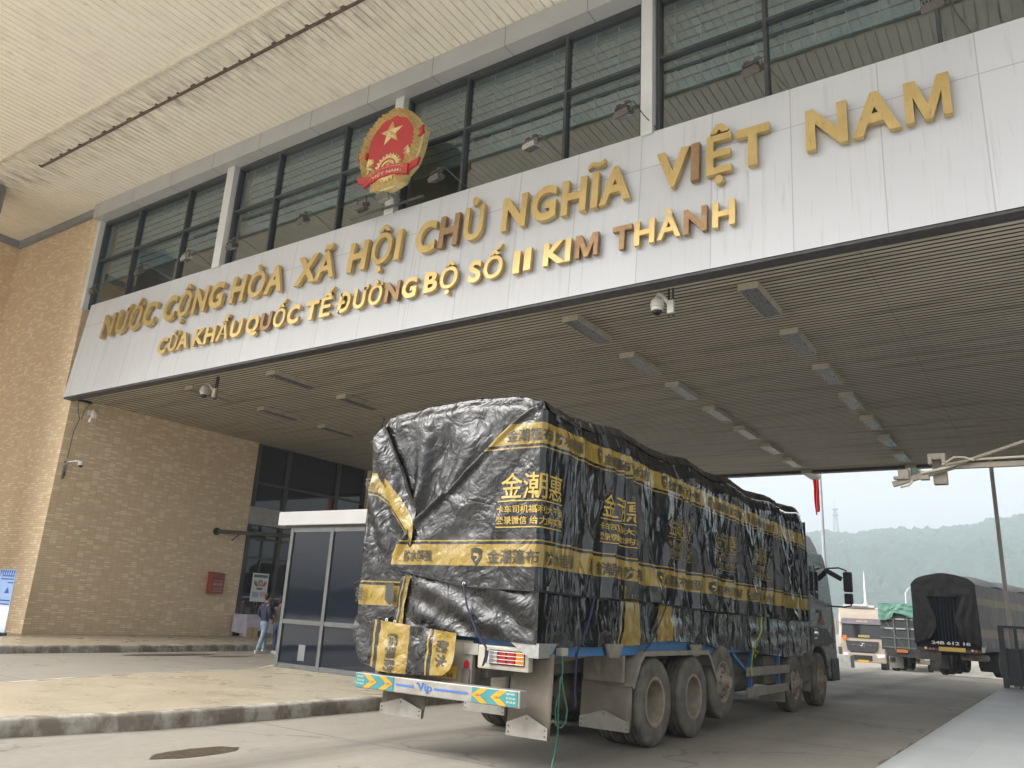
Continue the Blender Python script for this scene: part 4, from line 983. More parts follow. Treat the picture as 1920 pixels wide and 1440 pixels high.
person((-19.85, 16.95, 0), R(20), 'person in brown jacket and dark blue trousers half hidden behind the booth', BRN, DJEAN, .08, .95)
# ================================================================== MAIN LORRY
X0, Y0, XL = -4.54, 7.25, -7.09
TY = M('dusty_tyre', (.075, .068, .058), .85, col2=(.17, .15, .12), ns=5, bump=.2, bs=30)
RIM = M('muddy_rim', (.30, .255, .19), .7, col2=(.19, .16, .12), ns=7)
CHAS = M('muddy_chassis', (.085, .075, .062), .85, col2=(.16, .14, .11), ns=6)
DUST = M('dusty_grey_panel', (.25, .225, .18), .65, col2=(.17, .15, .118), ns=4)
PLATE = M('scuffed_aluminium', (.34, .325, .29), .42, .3, col2=(.24, .225, .195), ns=6)
BLUEP = M('blue_bed_paint', (.03, .15, .36), .5, col2=(.06, .15, .27), ns=5)
CAB = M('dark_grey_cab_paint', (.05, .052, .046), .3, col2=(.085, .08, .068), ns=5)
CABROOF = M('grey_cab_roof', (.50, .50, .49), .4, col2=(.42, .42, .41), ns=4)
BLK = M('black_plastic', (.02, .02, .021), .5)
CHROME = M('worn_chrome', (.6, .6, .6), .22, 1., col2=(.45, .44, .42), ns=6)
YELP = M('plate_yellow', (.62, .36, .02), .45); REDL = M('red_lens', (.36, .015, .02), .2); ORAL = M('orange_lens', (.62, .19, .01), .2); GREL = M('clear_lens', (.35, .34, .33), .2)
TEAL = M('teal_reflector', (.045, .24, .26), .4); CHEV = M('yellow_reflector', (.58, .31, .012), .4); BLUEINK = M('blue_lettering', (.045, .16, .52), .5); REDINK = M('orange_red_ink', (.7, .16, .02), .5)
CREAMINK = M('cream_ink', (.72, .70, .50), .5)

def wheel(parent, x, y, z, side, kind='single', r=.545, w=.30, rim=RIM, ty=TY):
    """x = outer face; side=+1 faces +X"""
    s_ = side
    wl_ = MB(); rim_r = r*.545
    prof = [(rim_r, -w*.5+.02), (rim_r+.03, -w*.5), (r*.84, -w*.5), (r*.95, -w*.46), (r*.985, -w*.40), (r, -w*.30)]
    gv = [(r, -.28), (r-.014, -.26), (r-.014, -.22), (r, -.20), (r, -.09), (r-.014, -.07), (r-.014, -.03), (r, -.01), (r, .01)]
    half = [(rr, h*w) for rr, h in gv]
    pr = prof + half + [(rr, -h) for rr, h in reversed(half)] + [(rr, -h) for rr, h in reversed(prof)]
    o = Vector((x - s_*w/2, y, z))
    g = MB(); g.lathe(pr, o, 'x', 48, cap=False); root = g.build('wheel', ty, parent, smooth=True, ang=35)
    if kind == 'dual': rp_ = [(rim_r+.012, .48*w), (rim_r, .5*w), (rim_r-.03, .47*w), (rim_r-.035, .2*w), (rim_r-.05, -.25*w), (rim_r*.62, -.40*w), (rim_r*.45, -.38*w), (rim_r*.42, -.2*w), (0.0, -.18*w)]
    else: rp_ = [(rim_r+.012, .48*w), (rim_r, .5*w), (rim_r-.02, .46*w), (rim_r-.045, .28*w), (rim_r*.80, .26*w), (rim_r*.70, .40*w), (rim_r*.58, .46*w), (rim_r*.56, .44*w), (rim_r*.42, .46*w), (rim_r*.38, .62*w), (rim_r*.30, .66*w), (rim_r*.28, .86*w), (0, .88*w)]
    g = MB(); g.lathe([(a, s_*b2) for a, b2 in rp_], o, 'x', 36, cap=False)
    rm = g.build('rim', rim, root, smooth=True, ang=35)
    g = MB()
    for k in range(10):
        a = 2*math.pi*k/10
        g.lathe([(.018, 0), (.018, s_*.035), (0, s_*.04)], o+Vector((s_*(w*.45 if kind == 'single' else -w*.36), rim_r*.50*math.cos(a), rim_r*.50*math.sin(a))), 'x', 6)
    g.build('nuts', rim, root)
    if kind == 'single':
        g = MB()
        for k in range(10):
            a = 2*math.pi*(k+.5)/10; c = o+Vector((s_*w*.335, rim_r*.745*math.cos(a), rim_r*.745*math.sin(a)))
            g.lathe([(.033, s_*.012), (.0, s_*.013)], c, 'x', 10)
        g.build('hand_holes', BLK, root)
    return root

lorry = thing('cargo_lorry', (-5.8, 7.25, 0), 'long five axle lorry seen from behind, its load under a black and yellow tarpaulin', 'lorry')
# chassis
g = MB()
for x in (-6.25, -5.35): g.box(x-.05, x+.05, 7.5, 20.2, .86, 1.10)
for y in (7.6, 9.2, 11.0, 13.2, 15.4, 17.6, 19.6): g.box(-6.2, -5.4, y-.06, y+.06, .88, 1.06)
g.build('chassis', CHAS, lorry)
g = MB(); g.box(XL+.06, X0-.06, 7.38, 18.0, 1.12, 1.31)
g.build('bed', BLUEP, lorry, bevel=.01)
g = MB(); g.box(XL+.12, X0-.12, 7.42, 18.0, 1.32, 3.55); g.build('cargo', M('dark_cargo', (.03, .03, .03), .9), lorry)
for k in range(9):
    y = 8.6+k*1.1; MB().prism([(X0-.08, 1.13), (X0-.06, 1.19), (-5.3, 1.12), (-5.3, .95)], 'y', y-.04, y+.04).build('bed_bracket', DUST, lorry)
for y, zc, kd in ((10.21, .545, 'dual'), (11.54, .545, 'dual'), (12.77, .70, 'single'), (16.82, .53, 'single'), (18.80, .53, 'single')):
    wheel(lorry, X0, y, zc, 1, kd); 
    if kd == 'dual': wheel(lorry, X0-.34, y, zc, 1, 'dual'); wheel(lorry, -7.06+.34, y, zc, -1, 'dual')
    wheel(lorry, -7.06, y, zc, -1, kd)
    g = MB(); g.tube([(X0-.3, y, zc), (-6.76, y, zc)], .09, 10)
    if kd == 'dual': g.sphere((-5.8, y, zc+.02), .27, 16, 10, (.9, 1.15, 1))
    for x in (-6.3, -5.3):
        for kk in range(4): g.box(x-.045, x+.045, y-.6+.1*kk, y+.6-.1*kk, zc+.08+.03*kk, zc+.105+.03*kk)
    g.build('axle', CHAS, lorry, smooth=True, ang=30)
# rear bumper
bp0, bp1 = XL+.16, X0-.10
g = MB(); g.box(bp0, bp1, 7.14, 7.28, .635, .80); bump = g.build('rear_bumper', PLATE, lorry, bevel=.012)
g = MB(); g.box(-6.2, -6.1, 7.28, 7.7, .66, .95); g.build('bumper_bracket', CHAS, lorry)
g = MB(); g.box(-5.5, -5.4, 7.28, 7.7, .66, .95); g.build('bumper_bracket', CHAS, lorry)
def bq(x, z, o=.0): return Vector((x, 7.138-o, z))
zb0, zb1 = .645, .79
for xa, xb, sd in ((bp0+.015, bp0+.60, 1), (bp1-.60, bp1-.03, -1)):
    tp = MB().box(xa, xb, 7.134, 7.139, zb0, zb1).build('reflector_panel', TEAL, bump)
    g = MB(); hh = zb1-zb0; zc = (zb0+zb1)/2
    for k in (0, 1):
        x = (xa+.20+.24*k) if sd > 0 else (xb-.20-.24*k)
        g.add([bq(x-sd*.08, zb1, .006), bq(x+sd*.02, zb1, .006), bq(x+sd*.13, zc, .006), bq(x+sd*.02, zb0, .006), bq(x-sd*.08, zb0, .006), bq(x+sd*.03, zc, .006)], [(0, 1, 2, 5), (5, 2, 3, 4)])
    g.build('chevron', CHEV, tp)
    g = MB(); x = xa+.005 if sd > 0 else xb-.15
    text_on(g, 'NAM HƯNG', lambda u, v: bq(u, v, .008), w=.10, h=.026, x0=x+.02, y0=.752, offset=.01); text_on(g, 'ĐT: 0913 465', lambda u, v: bq(u, v, .008), w=.11, h=.02, x0=x+.02, y0=.712, offset=.005); text_on(g, '0973 486 468', lambda u, v: bq(u, v, .008), w=.11, h=.02, x0=x+.02, y0=.675, offset=.005)
    g.build('lettering', CREAMINK, tp)
    g = MB()
    for k in (0, 1):
        x = (xa+.20+.24*k) if sd > 0 else (xb-.20-.24*k)
        text_on(g, '3M', lambda u, v: bq(u, v, .0085), w=.05, h=.025, x0=x+sd*.06-.025, y0=zc-.012, offset=.01)
    g.build('lettering', REDINK, tp)
g = MB(); text_on(g, 'Vip', lambda u, v: bq(u, v, .004), w=.21, h=.10, x0=-5.99, y0=.668, offset=.015)
for a, c in ((-6.30, -6.04), (-5.75, -5.29)): g.add([bq(a, .71, .004), bq(c, .71, .004), bq(c, .73, .004), bq(a, .73, .004)], [(0, 1, 2, 3)])
# serifs on the V and p
for x, z, w in ((-5.985, .757, .05), (-5.905, .757, .045), (-5.845, .688, .045), (-5.835, .668, .05)): g.add([bq(x-w/2, z, .004), bq(x+w/2, z, .004), bq(x+w/2, z+.008, .004), bq(x-w/2, z+.008, .004)], [(0, 1, 2, 3)])
g.build('lettering', BLUEINK, bump)
# tail panel, plate, lamps
g = MB(); g.box(-6.22, -5.38, 7.30, 7.36, .80, 1.24); g.build('tail_panel', DUST, lorry, bevel=.006)
g = MB(); g.box(-5.9, -5.58, 7.285, 7.298, .83, .96); npl = g.build('number_plate', YELP, lorry)
g = MB(); text_on(g, '24H', lambda u, v: Vector((u, 7.281, v)), w=.12, h=.04, x0=-5.80, y0=.905, offset=.015); text_on(g, '003.66', lambda u, v: Vector((u, 7.281, v)), w=.25, h=.05, x0=-5.865, y0=.842, offset=.02); g.build('lettering', BLK, npl)
g = MB(); g.prism([(-5.445+.04*math.cos(a*math.pi/8)*1.0, .94+(.06 if 0 < a < 8 else -.06 if 8 < a else 0)+.04*math.sin(a*math.pi/8)) for a in range(16)], 'y', 7.285, 7.31); g.build('side_reflector', REDL, lorry, bevel=.006)
g = MB(); g.prism([(-5.445+.055*math.cos(a*math.pi/8), .94+(.065 if 0 < a < 8 else -.065 if 8 < a else 0)+.055*math.sin(a*math.pi/8)) for a in range(16)], 'y', 7.292, 7.305); g.build('reflector_bezel', GREYTRIM, lorry)
def tail_lamp(x0, x1, inner):
    z0_, z1_ = .97, 1.21; g = MB()
    g.box(x0, x1, 7.27, 7.36, z0_, z1_); tl = g.build('tail_lamp', M('cream_lamp_box', (.40, .37, .305), .5, col2=(.31, .285, .23), ns=6), lorry, bevel=.018)
    a, c = (x0+.16, x1-.05) if inner < 0 else (x0+.05, x1-.16); w = c-a
    MB().box(a, c, 7.262, 7.272, z0_+.05, z1_-.04).build('lens_base', BLK, tl)
    cols = (GREL, REDL, REDL, ORAL) if inner < 0 else (ORAL, REDL, REDL, GREL)
    for k, mt in enumerate(cols): MB().box(a+.01+w*k/4, a+w*(k+1)/4-.004, 7.25, 7.261, z0_+.06, z1_-.05).build('lens', mt, tl, bevel=.004)
    g = MB()
    for k in range(4): g.tube([(a-.01, 7.235, z0_+.07+.038*k), (c+.01, 7.235, z0_+.07+.038*k)], .0038, 6)
    for x in (a-.01, c+.01): g.tube([(x, 7.235, z0_+.05), (x, 7.235, z1_-.05)], .0038, 6)
    g.build('guard', PLATE, tl)
tail_lamp(-5.29, -4.64, -1); g = MB(); g.box(-5.49, -5.30, 7.285, 7.33, 1.10, 1.215); g.build('light_bracket', PLATE, lorry)
g = MB(); g.prism([(-4.86, 1.265), (-4.50, 1.265), (-4.50, 1.12), (-4.62, 1.12)], 'y', 7.232, 7.24); g.prism([(7.24, 1.265), (7.6, 1.265), (7.45, 1.12), (7.24, 1.12)], 'x', -4.505, -4.50); g.build('corner_plate', M('checker_plate', (.36, .36, .35), .35, .5, col2=(.26, .26, .25), ns=30), lorry)
# mud flaps
RUB = M('dusty_rubber', (.15, .13, .10), .8, col2=(.10, .086, .066), ns=4)
def flap(x0, x1, y, zt_, zb_, zp):
    mb = MB(); mb.grid(lambda u, w: Vector((x0+(x1-x0)*u, y-.05*w*w+.03*math.sin(math.pi*u)*(.4+w)*.8, zt_+(zb_-zt_)*w)), 8, 10)
    f = mb.build('mud_flap', RUB, lorry, smooth=True, recalc=False, thick=.012)
    xm = (x0+x1)/2; h = zp-zb_; y2 = y-.07
    mb = MB(); mb.prism([(x0+.01, zb_-.005), (x1-.01, zb_-.005), (x1-.01, zb_+h*.50), (xm, zp), (x0+.01, zb_+h*.55)], 'y', y2, y2+.008); mb.build('flap_plate', PLATE, f)
    mb = MB()
    for x, z in ((x0+.04, zb_+.03), (x1-.04, zb_+.03), (x0+.04, zb_+h*.4), (x1-.04, zb_+h*.4), (xm, zp-.04)): mb.lathe([(.009, 0), (.009, -.006), (0, -.008)], (x, y2, z), 'y', 8)
    mb.build('bolts', CHAS, f)
flap(-4.97, -4.45, 7.46, 1.16, .345, .56); flap(-6.69, -6.05, 7.40, .98, .375, .56)
RUB = M('dusty_beige_rubber', (.23, .205, .16), .8, col2=(.16, .14, .11), ns=4); flap(-5.24, -4.54, 9.50, .80, .24, .46); flap(-7.06, -6.36, 9.50, .80, .24, .46)
# fenders over the drive wheels
for x0_, x1_ in ((-5.22, -4.52), (-7.08, -6.38)):
    pr = [(9.46, .76), (9.66, 1.06), (9.80, 1.17), (12.08, 1.17), (12.20, 1.06), (12.46, .74)]
    g = MB(); vs = []
    for y, z in pr: vs += [(x0_, y, z), (x1_, y, z)]
    g.add(vs, [(2*i, 2*i+1, 2*i+3, 2*i+2) for i in range(len(pr)-1)])
    for (a, b2), (c, d) in zip(pr, pr[1:]):
        L = math.hypot(c-a, d-b2); ny, nz_ = (d-b2)/L*.06, -(c-a)/L*.06
        g.add([(x1_, a, b2), (x1_, c, d), (x1_, c+ny, d+nz_), (x1_, a+ny, b2+nz_)], [(0, 1, 2, 3)])
    g.build('fender', DUST, lorry, recalc=False, thick=.012)
    g = MB(); g.box(x0_+.05, x1_-.1, 9.40, 9.46, .80, 1.14); g.prism([(9.44, 1.16), (9.44, .80), (9.2, 1.16)], 'x', x0_+.25, x0_+.29); g.build('fender_back', DUST, lorry)
for y, z in ((11.62, 1.12), (9.0, 1.13)):
    MB().prism([(y-.22, z+.13), (y+.22, z+.13), (y+.12, z-.03), (y-.12, z-.03)], 'x', -4.56, -4.53).build('side_bracket', DUST, lorry)
# side guards, tanks
for z in (.735, .41):
    g = MB()
    for a, b2 in ((13.95, 15.0), (15.02, 16.5)): g.box(-4.58, -4.54, a, b2, z, z+.145)
    g.build('side_guard', DUST, lorry, bevel=.006)
g = MB(); g.bar((-4.60, 14.25, 1.18), (-4.60, 14.2, .42), .06, .05); g.build('guard_support', BLUEP, lorry); g = MB(); g.bar((-4.60, 15.9, 1.2), (-4.60, 15.85, .42), .06, .05); g.build('guard_support', BLUEP, lorry); g = MB(); g.bar((-4.62, 13.4, 1.1), (-4.62, 14.1, .8), .05, .05); g.build('guard_support', BLUEP, lorry)
g = MB(); g.tube([(-5.05, 13.75, .72), (-5.05, 15.1, .72)], .30, 20); g.tube([(-4.98, 13.7, 1.0), (-4.98, 15.6, 1.0)], .13, 14); g.build('fuel_tank', CHAS, lorry, smooth=True)
g = MB(); g.box(-5.1, -4.58, 17.5, 18.05, .5, 1.1); g.build('tool_box', CHAS, lorry, bevel=.02)
g = MB(); g.box(-5.2, -4.66, 15.2, 16.1, .55, 1.05); g.build('battery_box', CHAS, lorry, bevel=.02)
g = MB(); g.box(-5.05, -4.56, 16.1, 16.13, .22, .46); g.build('splash_guard', RUB, lorry)
g = MB(); g.box(-5.05, -4.56, 18.0, 18.03, .32, .9); g.build('splash_guard', RUB, lorry)
g = MB(); g.tube([(-4.62, 17.7, .95), (-4.62, 18.0, .95)], .16, 16); g.build('air_tank', CHAS, lorry, smooth=True)
# cab
prof = [(18.22, .92), (18.22, 3.0), (18.27, 3.2), (19.55, 3.24), (19.75, 3.16), (20.12, 2.72), (20.36, 2.08), (20.52, 1.7), (20.58, .95), (20.56, .50), (19.62, .50), (19.58, .75), (19.40, 1.06), (19.05, 1.19), (18.6, 1.2), (18.3, 1.05)]
g = MB(); g.prism(prof, 'x', -7.03, -4.57); cab = g.build('cab', CAB, lorry, bevel=.05)
g = MB(); g.prism([(18.3, 3.2), (18.35, 3.62), (19.0, 3.58), (19.5, 3.38), (19.8, 3.16)], 'x', -6.95, -4.66); g.build('roof_deflector', CABROOF, lorry, bevel=.06)
xs_ = -4.567
def cq(pts, o=0): return [(xs_+o, y, z) for y, z in pts]
g = MB(); g.prism([(18.78, 2.2), (18.80, 2.93), (19.78, 2.92), (20.05, 2.55), (20.18, 2.16)], 'x', xs_-.02, xs_+.008); g.build('door_window', DGLASS, cab, bevel=.004)
g = MB(); g.prism([(18.36, 2.3), (18.37, 2.88), (18.66, 2.9), (18.64, 2.25)], 'x', xs_-.02, xs_+.006); g.build('side_window', DGLASS, cab)
g = MB()
for a, c in (((18.72, 1.25), (18.72, 3.0)), ((18.72, 3.0), (19.85, 2.98)), ((20.28, 2.1), (20.2, 1.15)), ((18.72, 2.14), (20.28, 2.1)), ((18.25, 1.62), (20.45, 1.60))): g.bar((xs_+.002, *a), (xs_+.002, *c), .008, .012)
g.build('door_seam', BLK, cab)
g = MB(); g.box(xs_, xs_+.03, 18.85, 19.1, 1.92, 1.97); g.prism([(19.1, 1.66), (19.1, 1.95), (19.3, 1.95), (19.3, 1.66)], 'x', xs_-.02, xs_+.006); g.build('door_handle', BLK, cab)
g = MB(); g.prism([(18.25, 1.25), (18.25, 1.6), (19.7, 1.58), (20.2, 1.3), (19.65, 1.2)], 'x', xs_-.01, xs_+.012); g.build('wheel_arch', BLK, cab)
g = MB(); g.box(xs_, xs_+.06, 18.3, 18.55, 1.36, 1.58); g.sphere((xs_+.05, 18.42, 1.48), .09, 12, 8); g.build('side_lamp', CHROME, cab)
g = MB(); g.prism([(19.9, .45), (19.9, .95), (20.62, .95), (20.66, .45)], 'x', -7.06, -4.55); g.build('front_bumper', BLK, cab, bevel=.03)
g = MB(); g.prism([(18.9, 1.28), (18.9, 1.33), (19.5, 1.3)], 'x', xs_-.01, xs_+.02); g.box(xs_, xs_+.012, 18.95, 19.4, 1.66, 1.78); g.build('red_mark', M('red_sticker', (.22, .02, .03), .5), cab)
mirr = MB(); mirr.obox((-4.17, 20.25, 2.66), (.20, .12, .46)); mo = mirr.build('mirror', BLK, cab, bevel=.04)
MB().obox((-4.17, 20.25, 2.28), (.19, .12, .24)).build('mirror_lower', BLK, mo, bevel=.04)
g = MB(); g.tube([(-4.57, 20.05, 2.95), (-4.35, 20.22, 2.98), (-4.2, 20.26, 2.92), (-4.17, 20.26, 2.8)], .018, 8); g.build('mirror_arm', BLK, mo, smooth=True); g = MB(); g.tube([(-4.57, 20.2, 2.1), (-4.3, 20.26, 2.09), (-4.14, 20.26, 2.12), (-4.08, 20.26, 2.25)], .018, 8); g.bar((-4.58, 19.9, 2.9), (-4.3, 20.2, 2.72), .05, .1); g.build('mirror_arm', BLK, mo, smooth=True)
g = MB(); g.box(-6.9, -4.7, 20.37, 20.40, 2.1, 2.75); g.build('sun_strip', BLK, cab)

# ================================================================== TARPAULINS
def tarp_mat(name, dust, streaky):
    m, t, b = new_mat(name)
    tc = t.nodes.new('ShaderNodeTexCoord'); sx = nd(t, 'ShaderNodeSeparateXYZ'); t.links.new(tc.outputs['UV'], sx.inputs[0])
    v = coords(t); wob = math_(t, 'MULTIPLY', math_(t, 'SUBTRACT', noise_(t, v, 5, 2), .5), .012)
    V = math_(t, 'DIVIDE', math_(t, 'ADD', sx.outputs[1], wob), 4.)
    st = [(0, 0), (2.03/4, 1), (2.255/4, 0), (2.283/4, 1), (2.31/4, 0), (3.30/4, 1), (3.322/4, 0), (3.348/4, 1), (3.59/4, 0)]
    band = ramp(t, V, st, 'CONSTANT')
    yel = mix(t, noise_(t, v, 7, 5), (.32, .215, .03), (.22, .15, .03))
    blk = mix(t, ramp(t, noise_(t, v, 3, 5), [(.35, 0), (.7, 1)]), (.003, .003, .004), (.006, .006, .007))
    c = mix(t, band, blk, yel)
    dn = ramp(t, noise_(t, coords(t, (1, 1, .5)), 2.2, 6, .65), [(.40, 0), (.75, dust)])
    c = mix(t, dn, c, (.13, .115, .09))
    t.links.new(c, b.inputs['Base Color'])
    b.inputs['Specular IOR Level'].default_value = .8 if streaky else .55
    t.links.new(ramp(t, noise_(t, v, 6, 4), [(.3, .07), (.7, .18)] if streaky else [(.3, .22), (.7, .36)]), b.inputs['Roughness'])
    def crease(vec, sc, det, dist): return math_(t, 'ABSOLUTE', math_(t, 'SUBTRACT', noise_(t, vec, sc, det, .55, dist), .5))
    st3 = (1, 1, .3) if streaky else (1, 1, .85)
    h1 = crease(coords(t, st3), 1.5 if streaky else 2.6, 3, .9); h2 = crease(coords(t, (1, 1, .5) if streaky else (1, 1, 1)), 7, 2, 1.0); h3 = crease(v, 20, 2, .6)
    if streaky: n = bump_(t, b, h1, .8, .15); n = bump_(t, b, h2, .4, .022, n); bump_(t, b, h3, .2, .004, n)
    else: n = bump_(t, b, h1, .7, .08); n = bump_(t, b, h2, .55, .02, n); bump_(t, b, h3, .4, .006, n)
    return m
TARP = tarp_mat('black_yellow_tarpaulin', .10, True); TARPR = tarp_mat('crumpled_tarpaulin', .15, False); TARP2 = tarp_mat('lower_tarpaulin', .14, False)
PRF = M('faded_yellow_print', (.26, .18, .035), .45, col2=(.10, .075, .03), ns=5)
PRB = M('black_print', (.016, .015, .014), .45, col2=(.05, .045, .035), ns=9); PRY = M('yellow_print', (.50, .34, .05), .5, col2=(.36, .26, .07), ns=9)

zt_rear = [(-7.09, 3.60), (-7.03, 3.78), (-6.94, 3.88), (-6.6, 3.93), (-6.18, 3.97), (-5.59, 3.985), (-5.0, 3.96), (-4.62, 3.87), (-4.54, 3.74)]
zt_side = [(0, 3.72), (.25, 3.70), (.6, 3.68), (1.0, 3.72), (1.9, 3.80), (2.7, 3.76), (3.4, 3.75), (4.2, 3.84), (5.2, 3.80), (6.2, 3.86), (7.2, 3.79), (8.5, 3.88), (9.4, 3.83), (10.4, 3.92), (10.85, 3.86)]
diag = [(3.90, -4.60), (3.84, -4.65), (3.58, -5.03), (3.29, -5.40), (2.75, -6.0), (2.45, -6.33), (2.10, -6.56), (1.97, -6.62)]
diag_x = [(z, x) for z, x in reversed(diag)]
zb_side = [(0, 1.78), (1.1, 1.765), (2.3, 1.79), (3.2, 1.765), (5, 1.74), (7.3, 1.72), (9, 1.70), (10.85, 1.72)]
anch = [(1.95, 1.0), (4.2, .9), (6.2, 1.0), (8.5, 1.1), (10.2, .8)]
def side_d(s_, z):
    """outward wrinkles of the right-hand side: folds fanning down from the hoops"""
    zt = smooth_tab(zt_side, s_); d = 0; 
    for a, k in anch:
        dz = zt - z + .12; ph = math.atan2(s_-a, dz)
        wgt = math.exp(-(ph/.55)**2)*sstep(.05, .45, dz)
        f = math.sin(ph*19+a*3+1.4*nz(s_*1.1, z*.8, a))
        d += k*wgt*(.088*max(0, f)**2.0 - .022)*(.5+min(dz, 1.5)*.5)
    d += .034*nz(s_*1.3, z*.7, 5) + .012*nz(s_*4.2, z*1.0, 9) + .009*nz(s_*11, z*2.6, 2)
    d += .030*max(0, 1-3.2*abs(nz(s_*2.1+.35*z, z*.45, 13)))**2
    d -= .05*sstep(.2, 0, zt-z)**1.0 * 1.0      # rounded shoulder
    return d*sstep(-.02, .35, s_) + .04*sstep(.5, 0, z-1.72)*(.4+.6*nz(s_*1.7, 3)) * sstep(.0, .4, s_)
def rear_d(s_, z):
    d = .016*nz(s_*2.2, z*2.2, 1) + .010*nz(s_*6, z*6, 3) + .004*nz(s_*15, z*15, 2)
    # long shallow folds parallel to the diagonal
    q = (s_+1.0)*.66 + (z-2.9)*-.75
    d += .012*math.sin(q*13+2*nz(s_, z, 4))*sstep(-.1, -.5, s_)*sstep(1.9, 2.3, z)
    return d*sstep(0, -.25, s_)
RC = .045
def flap_pt(s_, z, o=0.):
    """point of the outer tarpaulin: s<0 rear (right half), s>0 right side"""
    if s_ <= -RC: return Vector((X0+s_, Y0-.045-rear_d(s_, z)-o, z))
    if s_ >= RC: return Vector((X0+.012+side_d(s_, z)+o, Y0+s_, z))
    u = (s_+RC)/(2*RC); a = u*math.pi/2; 
    p = Vector((X0-RC+.012+ (RC+.0)*math.sin(a), Y0-.045+RC*(1-math.cos(a))*1.9, z)); n = Vector((math.sin(a), -math.cos(a), 0))
    return p + n*o
tarp = thing('tarpaulin', (X0, Y0, 1.7), 'glossy black tarpaulin with yellow bands and Chinese lettering over the lorry load', 'tarpaulin')
# inner rear sheet (gusset) with folds fanning out of the low left knot
def gus(u, w):
    x = XL + (X0-XL)*u; zt = smooth_tab(zt_rear, x); z = 1.60+(zt-1.60)*w
    ph = math.atan2(x+6.35, z-2.25) if z > 2.26 else math.atan2(x+6.35, .02)
    r2_ = math.hypot(x+6.35, max(z-2.25, 0.02)); 
    f = math.sin(ph*11+.9+1.2*nz(x*1.2, z*.6, 3))
    d = .055*max(0, f)**1.4*sstep(.15, .6, r2_)*sstep(1.75, 1.2, r2_) + .018*nz(x*3, z*3, 8)+.009*nz(x*8, z*8, 2)
    d -= .035*math.exp(-((ph-.32)/.07)**2)*sstep(.2, .5, r2_)*sstep(1.6, 1.2, r2_)
    d -= .07*sstep(.16, 0, zt-z)
    return Vector((x, Y0+.02-d*sstep(0, .05, u)*sstep(1, .95, u), z))
mb = MB(); mb.grid(gus, 110, 90, lambda u, w: (u, 1.0))
# right-hand flap of the rear, folded back along the diagonal, running on into the side
def fl(u, w):
    z = 1.78+(3.90-1.78)*w; xd = lerp_tab(diag_x, z); L = X0-RC-xd
    s_ = xd-X0 + L*u
    zb = lerp_tab([(-2.1, 1.99), (-.94, 1.80), (0, 1.78)], s_); zt = smooth_tab(zt_rear, X0+s_)-.015
    z2 = zb + (z-1.78)*(3.9-zb)/(3.9-1.78) if w < .5 else z
    z2 = min(z2, zt); p = flap_pt(s_, z2)
    e = L*u; roll = .055*math.exp(-((e-.07)/.06)**2)*(.7+.5*nz(z*4, 1)) - .03*sstep(.05, 0, e)
    p.y -= roll*sstep(0, .3, L); p.y += .06*sstep(.12, 0, zt-z2)
    return p
mb.grid(fl, 90, 100, lambda u, w: (u, lerp_tab([(0, 1.79), (1, 3.9)], w) if w > .5 else fl(u, w).z))
tg = mb; mb = MB()
# corner and right side
def sd_(u, w):
    s_ = -RC + (2*RC)*u; zb = 1.78; zt = 3.735; z = zb+(zt-zb)*w; return flap_pt(s_, z)
mb.grid(sd_, 6, 60, lambda u, w: (u, 1.78+(3.735-1.78)*w))
SL = 10.85
def side(u, w):
    s_ = RC + (SL-RC)*u; zb = lerp_tab(zb_side, s_)+.012*nz(s_*3, 7); zt = smooth_tab(zt_side, s_) if s_ > .3 else 3.735; z = zb+(zt-zb)*w
    p = flap_pt(s_, z); p.x -= .05*sstep(10.5, 10.85, s_); return p
def sideuv(u, w):
    s_ = RC + (SL-RC)*u; return (s_, side(u, w).z + .010*s_ - .03*nz(s_*.9, 2) * sstep(.2, 1.5, s_))
mb.grid(side, 420, 80, sideuv)
# top and the far side
def top(u, w):
    y = Y0 + .085 + (SL-.085)*u; x = XL+.0 + (X0-XL)*w; dz = smooth_tab(zt_side, SL*u)-3.72
    return Vector((x+(.012+side_d(SL*u, smooth_tab(zt_side, SL*u)))*sstep(.9, 1, w), y, smooth_tab(zt_rear, x)+dz*1.0+.02*nz(x*2, y*2) * math.sin(math.pi*w)))
mb.grid(top, 120, 30, lambda u, w: (u, 1.0))
mb.grid(lambda u, w: Vector((XL-.03*nz(u*12, w*2), Y0+SL*u, 1.7+(3.6+.15*u-1.7)*w)), 60, 12, lambda u, w: (u, 1.7+1.95*w))
mb.grid(lambda u, w: Vector((XL+(X0-XL)*u, Y0+SL+.02, 1.7+2.1*w)), 8, 6, lambda u, w: (u, 1.0))
tside = mb; mb = tg
# left-hand flap: comes round the left corner, its yellow band running down into the knot
lband = [(-7.14, 3.02), (-6.95, 2.99), (-6.75, 2.86), (-6.58, 2.69), (-6.42, 2.52), (-6.25, 2.32)]
ledge = [(1.36, -6.40), (1.9, -6.42), (2.35, -6.28), (2.7, -6.30), (3.1, -6.52), (3.5, -6.76), (3.8, -6.93), (3.9, -6.96)]
def lf(u, w):
    z = 1.36+(3.86-1.36)*w; xe = lerp_tab(ledge, z); x = -7.13+.02*nz(z*3, 5) + (xe+7.13)*u
    if z > 3.55: x = max(x, -7.13+ (z-3.55)*.5)
    q = (x+6.96)*.84 + (z-3.87)*.5; d = .030*math.sin(q*19+1.5*nz(x*2, z*2, 6))*sstep(1.9, 2.5, z) + .013*nz(x*5, z*5, 1)+.008*nz(x*11, z*11)
    d += .03*sstep(.85, 1, u)*sstep(2.0, 2.4, z)
    return Vector((x, Y0-.02-d*sstep(0, .08, u)+.03*sstep(.06, 0, u), z))
def lfuv(u, w):
    p = lf(u, w); 
    if p.z < 2.1: return (u, p.z+.475)
    return (u, 3.445 + (p.z-lerp_tab(lband, p.x))*1.0 if p.z > lerp_tab(lband, p.x)-.5 else 2.7)
